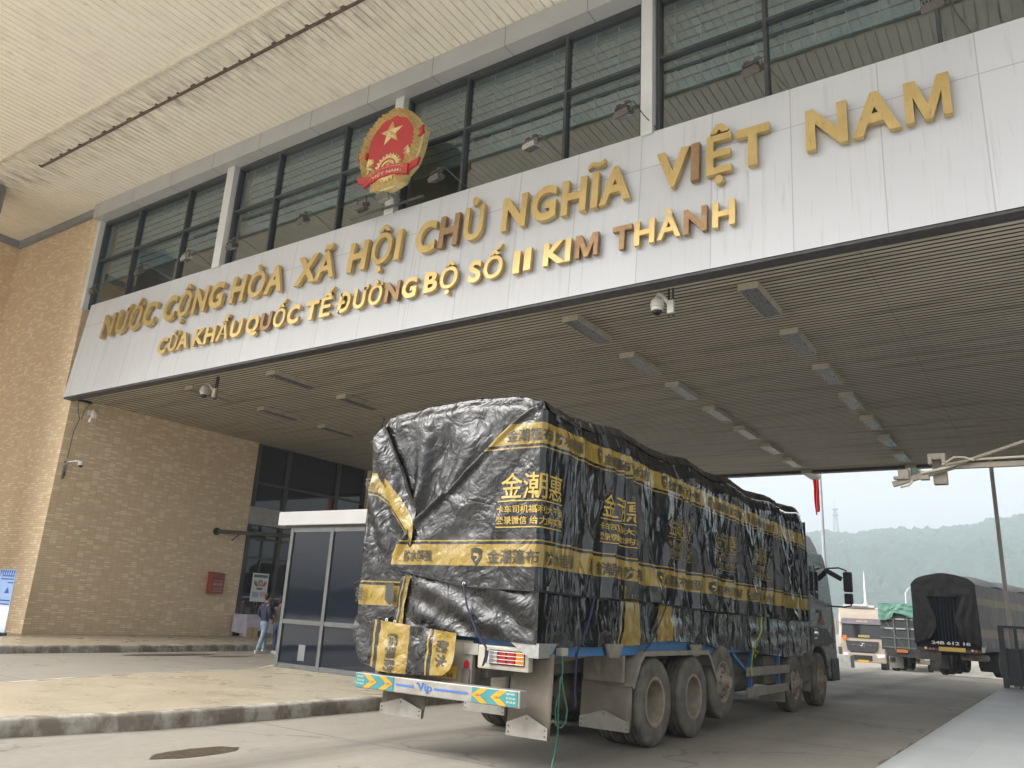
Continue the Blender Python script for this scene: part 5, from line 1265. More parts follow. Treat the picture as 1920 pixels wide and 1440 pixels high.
mb.grid(lf, 50, 110, lfuv)
mb.build('rear_sheet', TARPR, tarp, smooth=True, ang=70, recalc=False); tside.build('sheet', TARP, tarp, smooth=True, ang=70, recalc=False)
# black crossing edge at the bottom (hem) and eyelets
g = MB(); hem = [flap_pt(s_, lerp_tab([(-2.08, 1.99), (-.94, 1.80), (0, 1.78)], s_), .008) for s_ in [-2.05+i*.1 for i in range(21)]]
hem += [Vector((side(u, 0).x+.008, side(u, 0).y, side(u, 0).z)) for u in [i/140 for i in range(141)]]
g.tube(hem, .009, 5); g.build('hem', M('black_hem', (.012, .012, .012), .8), tarp)
EYE = M('aluminium_eyelet', (.75, .75, .74), .3, .8)
g = MB()
def eyelet(p, n):
    x = Vector((0, 0, 1)).cross(n).normalized(); z = Vector((0, 0, 1)); N = 14
    for r0, r1, o in ((.009, .021, .004),):
        vs = []
        for k in range(N):
            a = 2*math.pi*k/N; dd = math.cos(a)*x+math.sin(a)*z; vs += [p+dd*r0+n*o, p+dd*r1+n*o]
        g.add(vs, [(2*k, 2*k+1, (2*k+3) % (2*N), (2*k+2) % (2*N)) for k in range(N)])
eyelet(flap_pt(-.94, 1.835, .008), Vector((0, -1, 0)))
for s_ in (.12, 1.12, 2.1, 3.3, 4.6, 6.0, 7.4, 9.0): eyelet(flap_pt(s_, lerp_tab(zb_side, s_)+.04, .01), Vector((1, 0, 0)))
eyelet(Vector((-6.57, Y0-.06, 1.40)), Vector((0, -1, 0))); eyelet(Vector((-6.43, Y0-.07, 1.385)), Vector((0, -1, 0)))
g.build('eyelets', EYE, tarp, recalc=False)
# printed lettering, following the sheet
def on_tarp(x, y): 
    return flap_pt(x, y - (.010*x if x > 0 else 0), .010)
def shield(g, s_, v, h):
    pts = [(-.5, .5), (.0, .62), (.5, .5), (.5, -.1), (.0, -.62), (-.5, -.1)]
    inn = [(.22, .18), (-.22, .24), (-.24, .06), (.16, 0), (.14, -.12), (-.1, -.26), (.02, -.30), (.28, -.06)]
    ov, of = subdivide([Vector((s_+a*h*.8, v+b2*h, 0)) for a, b2 in pts], [tuple(range(6))], .05)
    g.add([on_tarp(q.x, q.y) for q in ov], of)
    ov, of = subdivide([Vector((s_+a*h*.8, v+b2*h, 0)) for a, b2 in inn], [tuple(range(8))], .05)
    SW.add([on_tarp(q.x, q.y)+Vector((0, -.004, 0) if s_ < 0 else (.004, 0, 0)) for q in ov], of)
SW = MB()
per = 1.9
for k in range(5):
    a = per*k
    def pr_(txt, w, h, x, y, off, mt, ml=.045):
        if mt is PRY and k > 1: mt = PRF
        q = MB(); text_on(q, txt, on_tarp, w=w, h=h, x0=x, y0=y, offset=off, maxlen=ml); q.build('printed_lettering', mt, tarp, recalc=False)
    for sx0, sv, sh in ((-.62, 3.475, .15), (-.80, 2.13, .16)):
        if k or sv < 3:
            q = MB(); shield(q, a+sx0, sv, sh); q.build('printed_emblem', PRB, tarp, recalc=False)
    pr_('金潮篷布', .60, .145, a-.47 if k == 0 else a-.5, 3.39, .009, PRB); pr_('防水超强', .60, .135, a+.19, 3.39, .009, PRB)
    pr_('金潮篷布', .66, .155, a-.66, 2.055, .009, PRB); pr_('防水超强', .60, .15, a+.07, 2.055, .009, PRB)
    pr_('金潮惠', .88, .29, a-.52, 2.75, .008, PRY); pr_('卡车司机福利大平台', .94, .088, a-.56, 2.595, .012, PRY, .05); pr_('登录微信 给力购实惠', .94, .088, a-.56, 2.475, .012, PRY, .05)
    for v in (2.722, 2.44):
        n = 22; vs = []; q = MB()
        for i in range(n+1): vs += [on_tarp(a-.56+.94*i/n, v), on_tarp(a-.56+.94*i/n, v+.012)]
        q.add(vs, [(2*i, 2*i+2, 2*i+3, 2*i+1) for i in range(n)]); q.build('printed_line', PRY if k < 2 else PRF, tarp, recalc=False)
SW.build('printed_emblem', PRY, tarp, recalc=False)
g = MB(); text_on(g, '防水超强', on_tarp, w=.42, h=.13, x0=-1.86, y0=2.07, offset=.02, maxlen=.045)
def on_left(x, y): return Vector((x, Y0-.075, y))
g.build('printed_lettering', PRB, tarp, recalc=False); g = MB(); text_on(g, '布', on_left, w=.09, h=.15, x0=-7.13, y0=2.95, offset=.03); g.build('printed_lettering', PRB, tarp, recalc=False); g = MB(); text_on(g, '强', on_left, w=.12, h=.17, x0=-7.10, y0=1.58, offset=.025)
g.build('printed_lettering', PRB, tarp, recalc=False); g = MB(); pts = [(-6.62, 1.80), (-6.50, 1.83), (-6.48, 1.62), (-6.53, 1.56), (-6.62, 1.62)]; g.add([on_left(x, z) for x, z in pts], [tuple(range(5))])
g.build('printed_lettering', PRB, tarp, recalc=False)

# lower tarpaulin: skirt under the first, with cross bands
low = thing('tarpaulin', (X0, Y0, 1.2), 'lower black tarpaulin skirt hanging below the banded sheet around the lorry bed', 'tarpaulin')
zl = [(0, 1.25), (.6, 1.23), (1.8, 1.22), (2.4, 1.25), (3.4, 1.30), (4.3, 1.27), (5.2, 1.20), (6.3, 1.17), (7.4, 1.10), (9.2, 1.01), (10.2, 1.02), (10.85, 1.12)]
def lowside(u, w):
    s_ = -.02+10.85*u; zb = lerp_tab(zl, s_)+.012*nz(s_*2.4, 3); z = zb+(1.95-zb)*w
    d = .028*nz(s_*1.8, z*1.6, 2)+.016*nz(s_*5, z*4, 4)+.008*nz(s_*12, z*9, 4)
    d += .022*math.sin(z*24+3*nz(s_*.7, z, 3))*nz(s_*.8+4, z*.3, 1) + .05*sstep(.25, 0, w)*nz(s_*2.1, 9)
    return Vector((X0-.015+d*sstep(0, .3, s_)+.01, Y0+s_, z))
def lowuv(u, w):
    s_ = -.02+10.85*u+.04*nz(w*3, u*8)
    if 1.85 < s_ < 2.6: return (u, 3.285+(s_-1.85)*.5)
    if 2.6 <= s_ < 3.0: return (u, 3.66)
    if 3.0 <= s_ < 3.7: return (u, 3.62-(s_-3.0)*.5)
    return (u, 2.7)
mb = MB(); mb.grid(lowside, 360, 34, lowuv); mb.build('side_skirt', TARP, low, smooth=True, ang=70, recalc=False); mb = MB()
def lowrear(u, w):
    x = -6.40 + (X0+.012+6.40)*u; zb = lerp_tab([(-6.4, 1.345), (-5.5, 1.285), (-4.53, 1.25)], x); z = zb + (2.0-zb)*w
    q = z*.9+x*.35; d = .018*nz(x*2, z*5, 2)+.012*nz(x*6, z*6, 4)+.016*math.sin(q*22+2.5*nz(x*1.4, z*1.4, 5))*sstep(0, .2, u)
    return Vector((x, Y0-.018-d*sstep(1, .93, u), z))
mb.grid(lowrear, 100, 40, lambda u, w: (u, 2.7))
mb.build('sheet', TARP2, low, smooth=True, ang=70, recalc=False)
mb = MB(); mb.grid(lambda u, w: Vector((-6.455+.125*u+.06*w-.02*math.sin(w*3), Y0-.05-.012*math.sin(u*3.1)-.02*nz(w*4, u*2), 1.355+.54*w)), 14, 24, lambda u, w: (u, 3.275+.125*u))
mb.build('folded_edge', TARP2, low, smooth=True, recalc=False)
# loose flap hanging at the left under it, with rotated lettering, and the plain black corner
def hang(u, w):
    x = -6.76+1.26*u; zt = 1.40-.09*u; zb = lerp_tab([(0, .90), (.15, .84), (.55, .835), (.9, .87), (.97, .93), (1, 1.02)], u); z = zb+(zt-zb)*w
    d = .03*nz(x*3.2, z*2.4, 2)+.018*nz(x*8, z*7, 3)+.03*(1-w)
    return Vector((x, Y0-.10-d, z))
def hanguv(u, w):
    x = -6.76+1.26*u+.015*nz(w*5, u*3)
    return (u, 3.29+(x+6.75)*.52 if x < -6.05 else (3.29+(x+5.92)*.62 if x > -5.92 else 1.0))
mb = MB()
for ua, ub in ((0, .563), (.563, .667), (.667, 1)):
    mb.grid(lambda u, w: hang(ua+(ub-ua)*u, w), 26, 34, lambda u, w: hanguv(ua+.001+(ub-ua-.002)*u, w) if ua != .563 else (u, 2.7))
mb.build('hanging_flap', TARP2, low, smooth=True, recalc=False)
def corner(u, w):
    x = -7.15+.60*u; zb = lerp_tab([(0, 1.20), (.15, 1.02), (.3, .90), (1, .85)], u); z = zb+(1.42-zb)*w
    return Vector((x, Y0-.04+.012*nz(x*5, z*5)+.05*(1-u)**2-.015*math.sin(w*5+u*3), z))
mb = MB(); mb.grid(corner, 24, 24, lambda u, w: (u, 1.0)); mb.build('corner_flap', TARP2, low, smooth=True, recalc=False)
g = MB()
def on_hang(x, y):
    u = (x+6.76)/1.26; w = (y-.85)/.5; p = hang(u, w); return Vector((p.x, p.y-.012, y))
def rot(g, txt, x, ytop, size, n):
    # lettering turned on its side, read downwards
    vs, fs = text_geo(txt, 1., .025); a, b2, c, d = bounds(vs); s_ = size/(d-c)
    q, f = subdivide([Vector((x+(v.y-c)*s_, ytop-(v.x-a)*s_*.92, 0)) for v in vs], fs, .05); g.add([on_hang(v.x, v.y) for v in q], f)
rot(g, '超强防', -6.48, 1.26, .15, 0); g.build('printed_lettering', PRB, low, recalc=False); g = MB(); rot(g, '防水', -5.75, 1.22, .15, 0)
g.build('printed_lettering', PRB, low, recalc=False)
g = MB(); eyelet(Vector((-6.11, Y0-.10, .885)), Vector((0, -1, 0))); eyelet(Vector((X0+.05, 8.9, 1.28)), Vector((1, 0, 0))); g.build('eyelets', EYE, low, recalc=False)
tag(MB().tube([(-6.55, Y0-.08, 2.0), (-6.75, Y0-.09, 1.93), (-7.15, Y0-.06, 1.80)], .008, 5).build('rope', BLK), 'black cord pulled from the knot of the tarpaulin to its left edge', 'rope')

# ropes and straps
NAVYR = M('navy_strap', (.025, .025, .075), .7); GREENR = M('green_rope', (.06, .20, .14), .8, ns=30); LIMER = M('lime_rope', (.35, .42, .05), .7)
def rope(name, path, r, mat, label, n=6): return tag(MB().tube(path, r, n).build(name, mat, smooth=True), label, 'rope')
rope('strap', [(-5.475, Y0-.07, 1.83), (-5.40, Y0-.085, 1.6), (-5.22, Y0-.09, 1.3), (-5.13, Y0-.06, 1.19), (-5.13, Y0-.06, 1.10), (-5.16, Y0-.06, 1.0), (-5.12, Y0-.06, 1.05), (-5.11, Y0-.05, 1.16)], .011, NAVYR, 'navy strap from the rear eyelet down to the tail lamp')
rope('strap', [(X0+.06, 8.37, 1.80), (X0+.07, 8.25, 1.55), (X0+.06, 8.08, 1.28), (X0+.03, 8.03, 1.15), (X0+.02, 8.04, .8), (X0+.02, 8.06, .62)], .014, NAVYR, 'navy strap hanging on the lorry side near the rear corner')
rope('strap', [(X0+.06, 10.45, 1.79), (X0+.07, 10.2, 1.55), (X0+.05, 9.95, 1.28), (X0+.0, 9.75, 1.12), (X0, 9.7, 1.0)], .009, BLK, 'thin black strap on the lorry side above the rear wheels')
rope('rope', [(X0+.07, 14.55, 1.72), (X0+.08, 14.45, 1.45), (X0+.06, 14.1, 1.2), (X0+.05, 14.2, 1.05), (X0+.05, 14.35, 1.12), (X0+.05, 14.12, 1.18), (X0+.04, 14.0, .9), (X0+.04, 14.02, .75)], .014, LIMER, 'lime green rope tied on the lorry side near the side guard')
gx, gy = X0+.02, 7.72
rope('rope', [(gx, gy, 1.20), (gx+.01, gy+.03, 1.0), (gx, gy-.02, .8), (gx+.02, gy-.12, .62), (gx+.02, gy-.10, .47), (gx+.02, gy, .43), (gx+.02, gy+.10, .47), (gx+.02, gy+.13, .6), (gx+.01, gy+.04, .8), (gx, gy+.02, .95), (gx+.01, gy-.03, .9), (gx+.02, gy-.06, .6), (gx+.02, gy-.05, .4), (gx+.02, gy-.10, .2), (gx+.03, gy-.18, .04), (gx+.05, gy-.35, .012), (gx+.02, gy-.6, .012)], .009, GREENR, 'looped green rope hanging behind the lorry corner and trailing on the ground')
MB().box(gx-.05, gx+.03, gy-.03, gy+.1, 1.14, 1.22).build('rope_bracket', M('cream_lamp_box', (.5,)*3), lorry, bevel=.01)

# ================================================================== LORRIES BEYOND THE GATE
def gw(parent, x, y, side, r=.52, z0_=0): return wheel(parent, x, y, r+z0_, side, 'dual', r=r, w=.3, rim=FRIM, ty=FTY)
FCH = M('black_running_gear', (.016, .016, .016), .8, col2=(.04, .036, .03), ns=5)
FTY = M('dark_tyre', (.022, .021, .02), .85, col2=(.05, .045, .038), ns=5); FRIM = M('dark_rim', (.07, .06, .05), .7)
def far_lorry(name, loc, heading, label, tarpcol, green=False):
    """rear at local y=0, width along x, running to +y"""
    r = thing(name, loc, label, 'lorry', 'lorries parked beyond the gate', local=True, rz=-heading)
    hw = 1.24
    g = MB()
    for x in (-.45, .45): g.box(x-.05, x+.05, .1, 11, .8, 1.05)
    g.build('chassis', FCH, r)
    for y in (2.6, 3.95):
        for sd in (-1, 1): gw(r, sd*hw, y, sd)
    for sd in (-1, 1): gw(r, sd*hw, 9.6, sd)
    return r, hw
DT = M('dusty_dark_tarpaulin', (.007, .007, .008), .7, col2=(.017, .015, .014), ns=3, bump=.5, bs=9, dist=.03, spec=.12)
GT = M('green_tarpaulin', (.06, .17, .125), .6, col2=(.10, .22, .165), ns=2.5, bump=.5, bs=7, dist=.03)
DB = M('dark_green_steel', (.022, .028, .028), .6, col2=(.035, .04, .04), ns=3)
# dark tarpaulin lorry, rear towards us
h = R(12)
Pc = Vector((-4.26, 39.0, 0))
r, hw = far_lorry('covered_lorry', Pc, h, 'lorry under a dark dusty tarpaulin with a spare wheel below, right of the green topped one', DT)
r['label'] = 'lorry under a dusty dark tarpaulin, spare wheel slung below, nearest of those beyond'
MB().box(-hw, hw, .02, 16, 1.05, 1.28).build('bed', DB, r)
MB().box(-hw+.06, hw-.06, .10, 16, 1.28, 3.3).build('cargo', M('dark_cargo', (.03,)*3), r)
m, t, b = new_mat('faded_banded_tarpaulin'); v = coords(t); sx = nd(t, 'ShaderNodeSeparateXYZ'); t.links.new(v, sx.inputs[0])
zz = math_(t, 'DIVIDE', math_(t, 'ADD', sx.outputs[2], math_(t, 'MULTIPLY', noise_(t, v, 1.2, 3), .1)), 4.)
bd = ramp(t, zz, [(0, 0), (1.62/4, .8), (1.95/4, 0), (2.92/4, .8), (3.2/4, 0)], 'CONSTANT')
c = mix(t, bd, mix(t, noise_(t, v, 1.3, 6), (.03, .029, .03), (.07, .067, .065)), (.15, .125, .06))
t.links.new(mix(t, ramp(t, noise_(t, v, 3, 5), [(.4, 0), (.75, .5)]), c, (.13, .12, .10)), b.inputs['Base Color']); b.inputs['Roughness'].default_value = .6
bump_(t, b, noise_(t, coords(t, (1, 1, .4)), 3, 5, .6), .6, .08); FBT = m
def zt_f(x): return 3.83+.32*(1-(abs(x)/hw)**1.6)-.3*max(0, (abs(x)-.75*hw)/(.25*hw))**2*.5
mb = MB()
mb.grid(lambda u, w: Vector((-hw-.03+(2*hw+.06)*u, .0+16*w, zt_f(-hw+2*hw*u)+.04*nz(u*3, w*9)-.06*math.sin(w*26))), 24, 60, None)
for sd in (-1, 1):
    mb.grid(lambda u, w: Vector((sd*(hw+.03+.04*nz(u*14, w*2, sd)+.02*nz(u*40, w*5)+.03*(1-w)), 16*u, 1.22-.06*math.sin(u*30)*(1-w)+(zt_f(hw)-1.22)*w)), 110, 20)
mb.build('tarpaulin', FBT, r, smooth=True, recalc=False)
# rear: two flaps drawn back over a dark gap
mb = MB()
def rt(u, w):
    x = -hw-.03+(2*hw+.06)*u; z = 2.3+(zt_f(x)-2.3)*w; lim = 3.25+.3*abs(u-.5)
    return Vector((x, -.03-.05*abs(nz(u*9, w*2))-.03*w*(1-w), max(z, 2.95-.0*u)))
mb.grid(lambda u, w: Vector((-hw-.03+(2*hw+.06)*u, -.03-.04*nz(u*8, w*3), (3.18-.25*math.sin(math.pi*u)*0)+(zt_f(-hw+2*hw*u)-3.18)*w)), 30, 10)
for sd in (-1, 1):
    ed = [(1.35, .62), (1.75, .36) if sd < 0 else (1.75, .50), (2.25, .33), (2.6, .46), (3.22, .62)]
    mb.grid(lambda u, w: Vector((sd*(hw+.03-(hw+.03-lerp_tab(ed, 1.35+1.9*w))*u), -.05-.03*nz(u*5+sd, w*4)-.04*math.sin(u*14+w*6)*.5-.05*u*(1-w), 1.35+(1.9 if u < .9 else 1.88)*w-.12*(1-u)*(1-w)+.12*u*(1-w))), 24, 30)
mb.build('rear_flaps', DT, r, smooth=True, recalc=False)
g = MB()
for k in range(13): g.box(-.78+k*.13-.03, -.78+k*.13+.03, .0, .05, 1.28, 3.2)
g.box(-hw, hw, -.02, .03, 1.08, 1.42); g.build('tailgate', M('navy_black_gate', (.004, .005, .009), .8, spec=.05), r)
g = MB()
text_on(g, '24B 612 18', lambda u, v: Vector((u, -.03, v)), w=1.5, h=.13, x0=-.62, y0=1.24, offset=.03); g.build('lettering', M('faded_white_ink', (.42, .41, .38), .6), r)
MB().box(-.34, .68, -.06, -.03, .98, 1.14).build('number_plate', M('faded_plate_yellow', (.36, .24, .04), .5), r)
g = MB(); 
for x in (-.85, .95): g.lathe([(.05, 0), (.05, -.03), (0, -.035)], (x, -.06, 1.06), 'y', 10)
g.build('tail_lamp', M('amber_lens', (.5, .33, .12), .4), r)
g = MB()
for x in (-.68, 1.08, -.55): g.lathe([(.05, 0), (.05, -.03), (0, -.035)], (x, -.06, 1.04), 'y', 10)
g.build('tail_lamp', M('dull_red_lens', (.28, .06, .04), .4), r)
g = MB(); g.box(-hw, hw, -.03, .06, .95, 1.08); g.box(-hw+.1, -.3, 0, .05, .6, .95); g.build('rear_frame', FCH, r)
for sd in (-1, 1): MB().box(sd*.92-.3, sd*.92+.3, 1.86, 1.88, .22, .95).build('mud_flap', FCH, r)
for yy_ in (5.3, 11.0, 12.3, 13.6):
    for sd in (-1, 1): gw(r, sd*hw, yy_, sd)
g = MB(); g.lathe([(.20, -.12), (.45, -.13), (.52, -.08), (.54, 0), (.52, .08), (.45, .13), (.2, .12)], (.72, .9, .78), 'z', 28); g.build('spare_wheel', TY, r, smooth=True)
MB().prism([(.02, 1.25), (.5, 1.25), (.3, 1.0), (.02, 1.0)], 'x', hw+.02, hw+.05).build('corner_plate', M('pale_plate', (.42, .42, .39), .6), r)
# green topped lorry
y2 = 43.3; r, hw = far_lorry('covered_lorry', (-6.35, y2, ground_z(y2)), R(7), 'x', GT)
r['label'] = 'tall dark sided lorry with a loose green tarpaulin top, partly behind the dark covered one'
g = MB(); g.box(-hw, hw, .0, 10, 1.0, 3.0); bd_ = g.build('body', DB, r)
g = MB()
for x in (-.62, .0, .62): g.box(x-.03, x+.03, -.045, -.003, 1.0, 3.0)
for z in (1.12, 1.55, 2.0, 2.42, 2.95): g.box(-hw, hw, -.035, -.003, z-.03, z+.03)
for x in (-.62, .62): g.bar((x-.5, -.03, 2.5), (x+.4, -.03, 1.15), .03, .03)
g.build('rib', M('grey_green_rib', (.10, .115, .11), .6), bd_)
g = MB()
for z in (1.98, 2.42):
    for x in (-.85, -.32, .36): g.box(x-.2, x+.2, -.05, -.046, z-.03, z+.03)
g.build('reflective_strip', M('grey_strip', (.4, .4, .39), .5), bd_)
mb = MB()
zg = [(-1.26, 2.35), (-.95, 2.36), (-.75, 2.42), (-.62, 2.55), (-.55, 2.72), (-.1, 2.62), (.22, 2.46), (.38, 2.55), (.55, 2.74), (1.26, 2.78)]
mb.grid(lambda u, w: Vector((-1.28+2.56*u, -.06-.08*(1-w)-.05*nz(u*12, w*4), lerp_tab(zg, -1.28+2.56*u)+(3.12+.06*u-lerp_tab(zg, -1.28+2.56*u))*w)), 60, 14)
mb.grid(lambda u, w: Vector((-1.28+2.56*u, -.06+10*w, 3.12+.06*u+.03*nz(u*5, w*20))), 20, 40)
for sd in (-1, 1): mb.grid(lambda u, w: Vector((sd*(1.29+.03*nz(u*20, w*3)), 10*u, 2.5+.1*nz(u*14, 2)+.62*w)), 50, 8)
mb.build('tarpaulin', GT, r, smooth=True, recalc=False)
g = MB(); g.box(-1.0, 1.0, -.02, .08, .70, .86); g.box(-1.1, 1.1, .0, .05, .86, 1.0); g.build('rear_bumper', FCH, r)
g = MB(); g.box(-.55, -.05, -.1, -.02, .90, 1.04); g.build('tail_lamp', M('rusty_orange_lamp', (.42, .12, .03), .5), r)
for sd in (-1, 1): MB().box(sd*.9-.32, sd*.9+.3, 1.0, 1.02, .15, .80).build('mud_flap', M('grey_flap', (.16, .155, .14), .6), r)
for sd in (-1, 1): gw(r, sd*hw, 1.5, sd)

def tractor(loc, heading, label, col, detail=True):
    """cab-over tractor facing local -y (towards us), front at y=0"""
    r = thing('cabover_lorry', loc, label, 'lorry', 'lorries parked beyond the gate', local=True, rz=heading)
    hw = 1.2; body = M('beige_cab_paint', (.36, .30, .235), .35, col2=(.31, .26, .205), ns=3) if col == 'beige' else M('pale_beige_cab', (.33, .27, .2), .4)
    pr = [(.10, .55), (.0, .75), (.02, 1.45), (.12, 1.9), (.40, 2.75), (.55, 3.15), (.95, 3.42), (2.2, 3.5), (2.2, .85), (1.75, .85), (1.6, 1.05), (.95, 1.05), (.75, .85), (.75, .55)]
    g = MB(); g.prism(pr, 'x', -hw, hw); cb = g.build('cab', body, r, bevel=.09)
    g = MB(); g.add([(-1.06, .055, 1.80), (1.06, .055, 1.80), (1.0, .325, 2.68), (-1.0, .325, 2.68), (-1.06, .165, 1.80), (1.06, .165, 1.80), (1.0, .43, 2.68), (-1.0, .43, 2.68)], [(0, 1, 2, 3), (7, 6, 5, 4), (0, 3, 7, 4), (1, 5, 6, 2), (3, 2, 6, 7), (0, 4, 5, 1)]); g.build('windscreen', DGLASS, cb)
    g = MB(); g.add([(-1.08, .20, 2.55), (1.08, .20, 2.55), (1.02, .36, 2.86), (-1.02, .36, 2.86), (-1.08, .36, 2.55), (1.08, .36, 2.55)], [(0, 1, 2, 3), (0, 4, 5, 1), (0, 3, 4), (1, 5, 2)]); vis = g.build('sun_visor', M('plum_visor', (.11, .09, .11), .4), cb)
    g = MB(); text_on(g, 'HOÀNG LONG', lambda u, v: Vector((u, .19+(v-2.55)*.5, v)), w=.6, h=.11, x0=-.25, y0=2.66, offset=.02); g.build('lettering', M('gold_ink', (.6, .45, .15), .5), vis)
    g = MB(); pts = [(-.86, 1.62), (.86, 1.62), (.78, 1.12), (.55, 1.0), (-.55, 1.0), (-.78, 1.12)]; g.prism(pts, 'y', -.035, .05); gr = g.build('grille', M('dark_grille', (.05, .045, .05), .5), cb)
    g = MB(); g.box(-.72, -.13, -.055, -.036, 1.40, 1.435); g.box(.13, .72, -.055, -.036, 1.40, 1.435)
    N = 24; vs = []
    for k in range(N):
        a = 2*math.pi*k/N; vs += [(.125*math.cos(a), -.06, 1.42+.125*math.sin(a)), (.16*math.cos(a), -.06, 1.42+.16*math.sin(a)), (.16*math.cos(a), -.036, 1.42+.16*math.sin(a))]
    g.add(vs, [(3*k+j, 3*((k+1) % N)+j, 3*((k+1) % N)+j+1, 3*k+j+1) for k in range(N) for j in (0, 1)])
    g.tube([(-.07, -.055, 1.36), (.04, -.055, 1.38), (.0, -.055, 1.46), (.08, -.055, 1.48)], .02, 6); g.build('badge', CHROME, gr)
    g = MB(); g.box(-hw-.02, hw+.02, -.10, .3, .48, .98); bm_ = g.build('bumper', body, r, bevel=.06)
    g = MB(); g.box(-.5, .5, -.115, -.098, .58, .86); g.box(-.62, .62, -.04, -.0, .99, 1.06); g.build('air_intake', BLK, bm_)
    MB().box(-.26, .3, -.125, -.116, .50, .62).build('number_plate', YELP, bm_)
    for sd in (-1, 1):
        g = MB(); g.prism([(sd*1.17, .98), (sd*.72, .94), (sd*.78, .76), (sd*1.15, .80)], 'y', -.12, -.09); g.build('headlight', M('headlight_glass', (.75, .78, .85), .12), bm_)
        g = MB(); g.obox((sd*1.38, .28, 2.35), (.14, .12, .75)); g.obox((sd*1.27, .3, 2.68), (.2, .06, .05)); g.build('mirror', body, cb, bevel=.03)
        wheel(r, sd*1.18, 1.28, .52, sd, 'single'); wheel(r, sd*1.18, 5.2, .52, sd, 'dual'); wheel(r, sd*1.18, 6.5, .52, sd, 'dual')
        g = MB(); g.prism([(.62, 1.85), (.58, 2.55), (1.5, 2.55), (1.5, 1.8)], 'x', sd*(hw+.004), sd*(hw-.02)); g.build('side_window', DGLASS, cb)
    g = MB(); g.box(-.95, .75, .9, 1.7, 3.48, 3.62); g.box(-.5, .35, .8, .9, 3.55, 3.66); g.build('roof_unit', M('pale_roof_unit', (.62, .62, .62), .4), r, bevel=.04)
    MB().box(-.18, .42, .02, .05, 1.83, 1.96).build('dash_sign', M('tan_board', (.38, .30, .10), .6), cb)
    MB().add([(-1.0, -.02, 1.66), (-.8, -.02, 1.66), (-.8, -.0, 1.9), (-1.0, .0, 1.9)], [(0, 1, 2, 3)]).build('pennant', REDINK, cb)
    g = MB(); g.box(-1.16, 1.16, 2.7, 12, 1.1, 3.55); g.build('trailer', M('white_trailer', (.66, .67, .68), .5), r, bevel=.03)
    g = MB(); 
    for x in (-.4, .4): g.box(x-.06, x+.06, .6, 8, .75, .98)
    g.build('chassis', CHAS, r)
    return r
yb = 50.5
tractor((-9.85, yb, ground_z(yb)), R(8), 'beige cab over lorry facing the camera with lit chrome badge grille, left of the green topped one', 'beige')
bpy.data.objects[-1] if False else None
for o in list(S.objects):
    if o.get('label', '').startswith('beige cab over'): o['label'] = 'beige cab over lorry facing us, its whole front and windscreen in view'
yb = 62
tractor((-9.0, yb, ground_z(yb)), R(5), 'second beige lorry behind, only a strip of its front showing beside the green topped lorry', 'pale')

# concrete blocks by the near lorry's nose
CB = M('grey_concrete_block', (.36, .37, .36), .8, ns=4)
def block(x, y, w, d, h, label):
    r = thing('concrete_block', (x, y, ground_z(y)), label, 'concrete block', 'concrete blocks on the yard'); z = ground_z(y)
    MB().prism([(x-w/2, z), (x+w/2, z), (x+w/2-.03, z+h), (x-w/2+.03, z+h)], 'y', y-d/2, y+d/2).build('block', CB, r, bevel=.02)
    return r
block(-9.35, 43.0, 1.0, .8, .62, 'low grey concrete block in front of the other, by the beige lorry'); block(-10.3, 44.8, 1.1, .8, 1.05, 'taller grey concrete block behind, half hidden by the lorry nose')

# ================================================================== RIGHT SIDE: POLE AND STEEL BARRIER
POLE = M('grey_beige_steel', (.60, .57, .51), .5, col2=(.5, .475, .42), ns=4)
px_, py_ = -1.55, 30.6
r = thing('column', (px_, py_, .15), 'slim grey steel column standing at the far end of the pavement', 'column')
MB().box(px_-.06, px_+.06, py_-.06, py_+.06, .15, 8.0).build('shaft', POLE, r, bevel=.008)
MB().box(px_-.18, px_+.18, py_-.18, py_+.18, .15, .17).build('base_plate', POLE, r)
DSTEEL = M('dark_blue_grey_steel', (.055, .062, .072), .5, col2=(.08, .085, .09), ns=4)
r = thing('barrier', (-1.5, 30.2, .15), 'dark grey steel barrier of upright bars at the pavement end', 'barrier')
for x, w in ((-1.78, .16), (-1.40, .10), (-1.12, .10), (-.80, .12), (-.45, .1), (-.1, .1), (.25, .16)):
    MB().box(x-w/2, x+w/2, 30.1, 30.22, .15, 1.9).build('post', DSTEEL, r)
g = MB(); g.box(-1.86, .33, 30.10, 30.22, 1.902, 1.98); g.box(-1.86, .33, 30.225, 30.27, .22, .30); g.build('rail', DSTEEL, r)
MB().box(-1.7, .2, 30.24, 30.27, .30, 1.3).build('panel', DSTEEL, r)

# flag on its pole
fp = Vector((-.2245*41.0, .9744*41.0, 0)); fp.z = ground_z(fp.y)
r = thing('flagpole', fp, 'tall pale flagpole beyond the gate with a red flag hanging limp', 'flagpole')
MB().tube([fp, fp+Vector((0, 0, 7)), fp+Vector((0, 0, 12.5))], [.085, .075, .055], 14).build('pole', M('pale_pole', (.42, .45, .48), .4), r, smooth=True)
FLAG = M('red_flag_cloth', (.62, .025, .02), .7, ns=3)
def flg(u, w):
    top_, bot = 9.7, 6.95+.12*(1-u); z = bot+(top_-bot)*w
    return fp + Vector((-.06-.40*u*(.55+.9*max(0, w-.45))-.03*math.sin(w*7), .12*math.sin(u*9+w*3)*(.4+u), z-.1*u*(1-w)))
mb = MB(); mb.grid(flg, 30, 30); fo = mb.build('flag', FLAG, smooth=True, recalc=False, thick=.006)
tag(fo, 'limp red flag hanging from the tall pole, its top hidden by the ceiling edge', 'flag')
MB().sphere(fp+Vector((0, 0, 12.55)), .12).build('finial', M('pale_pole', (.42,)*3), r, smooth=True)

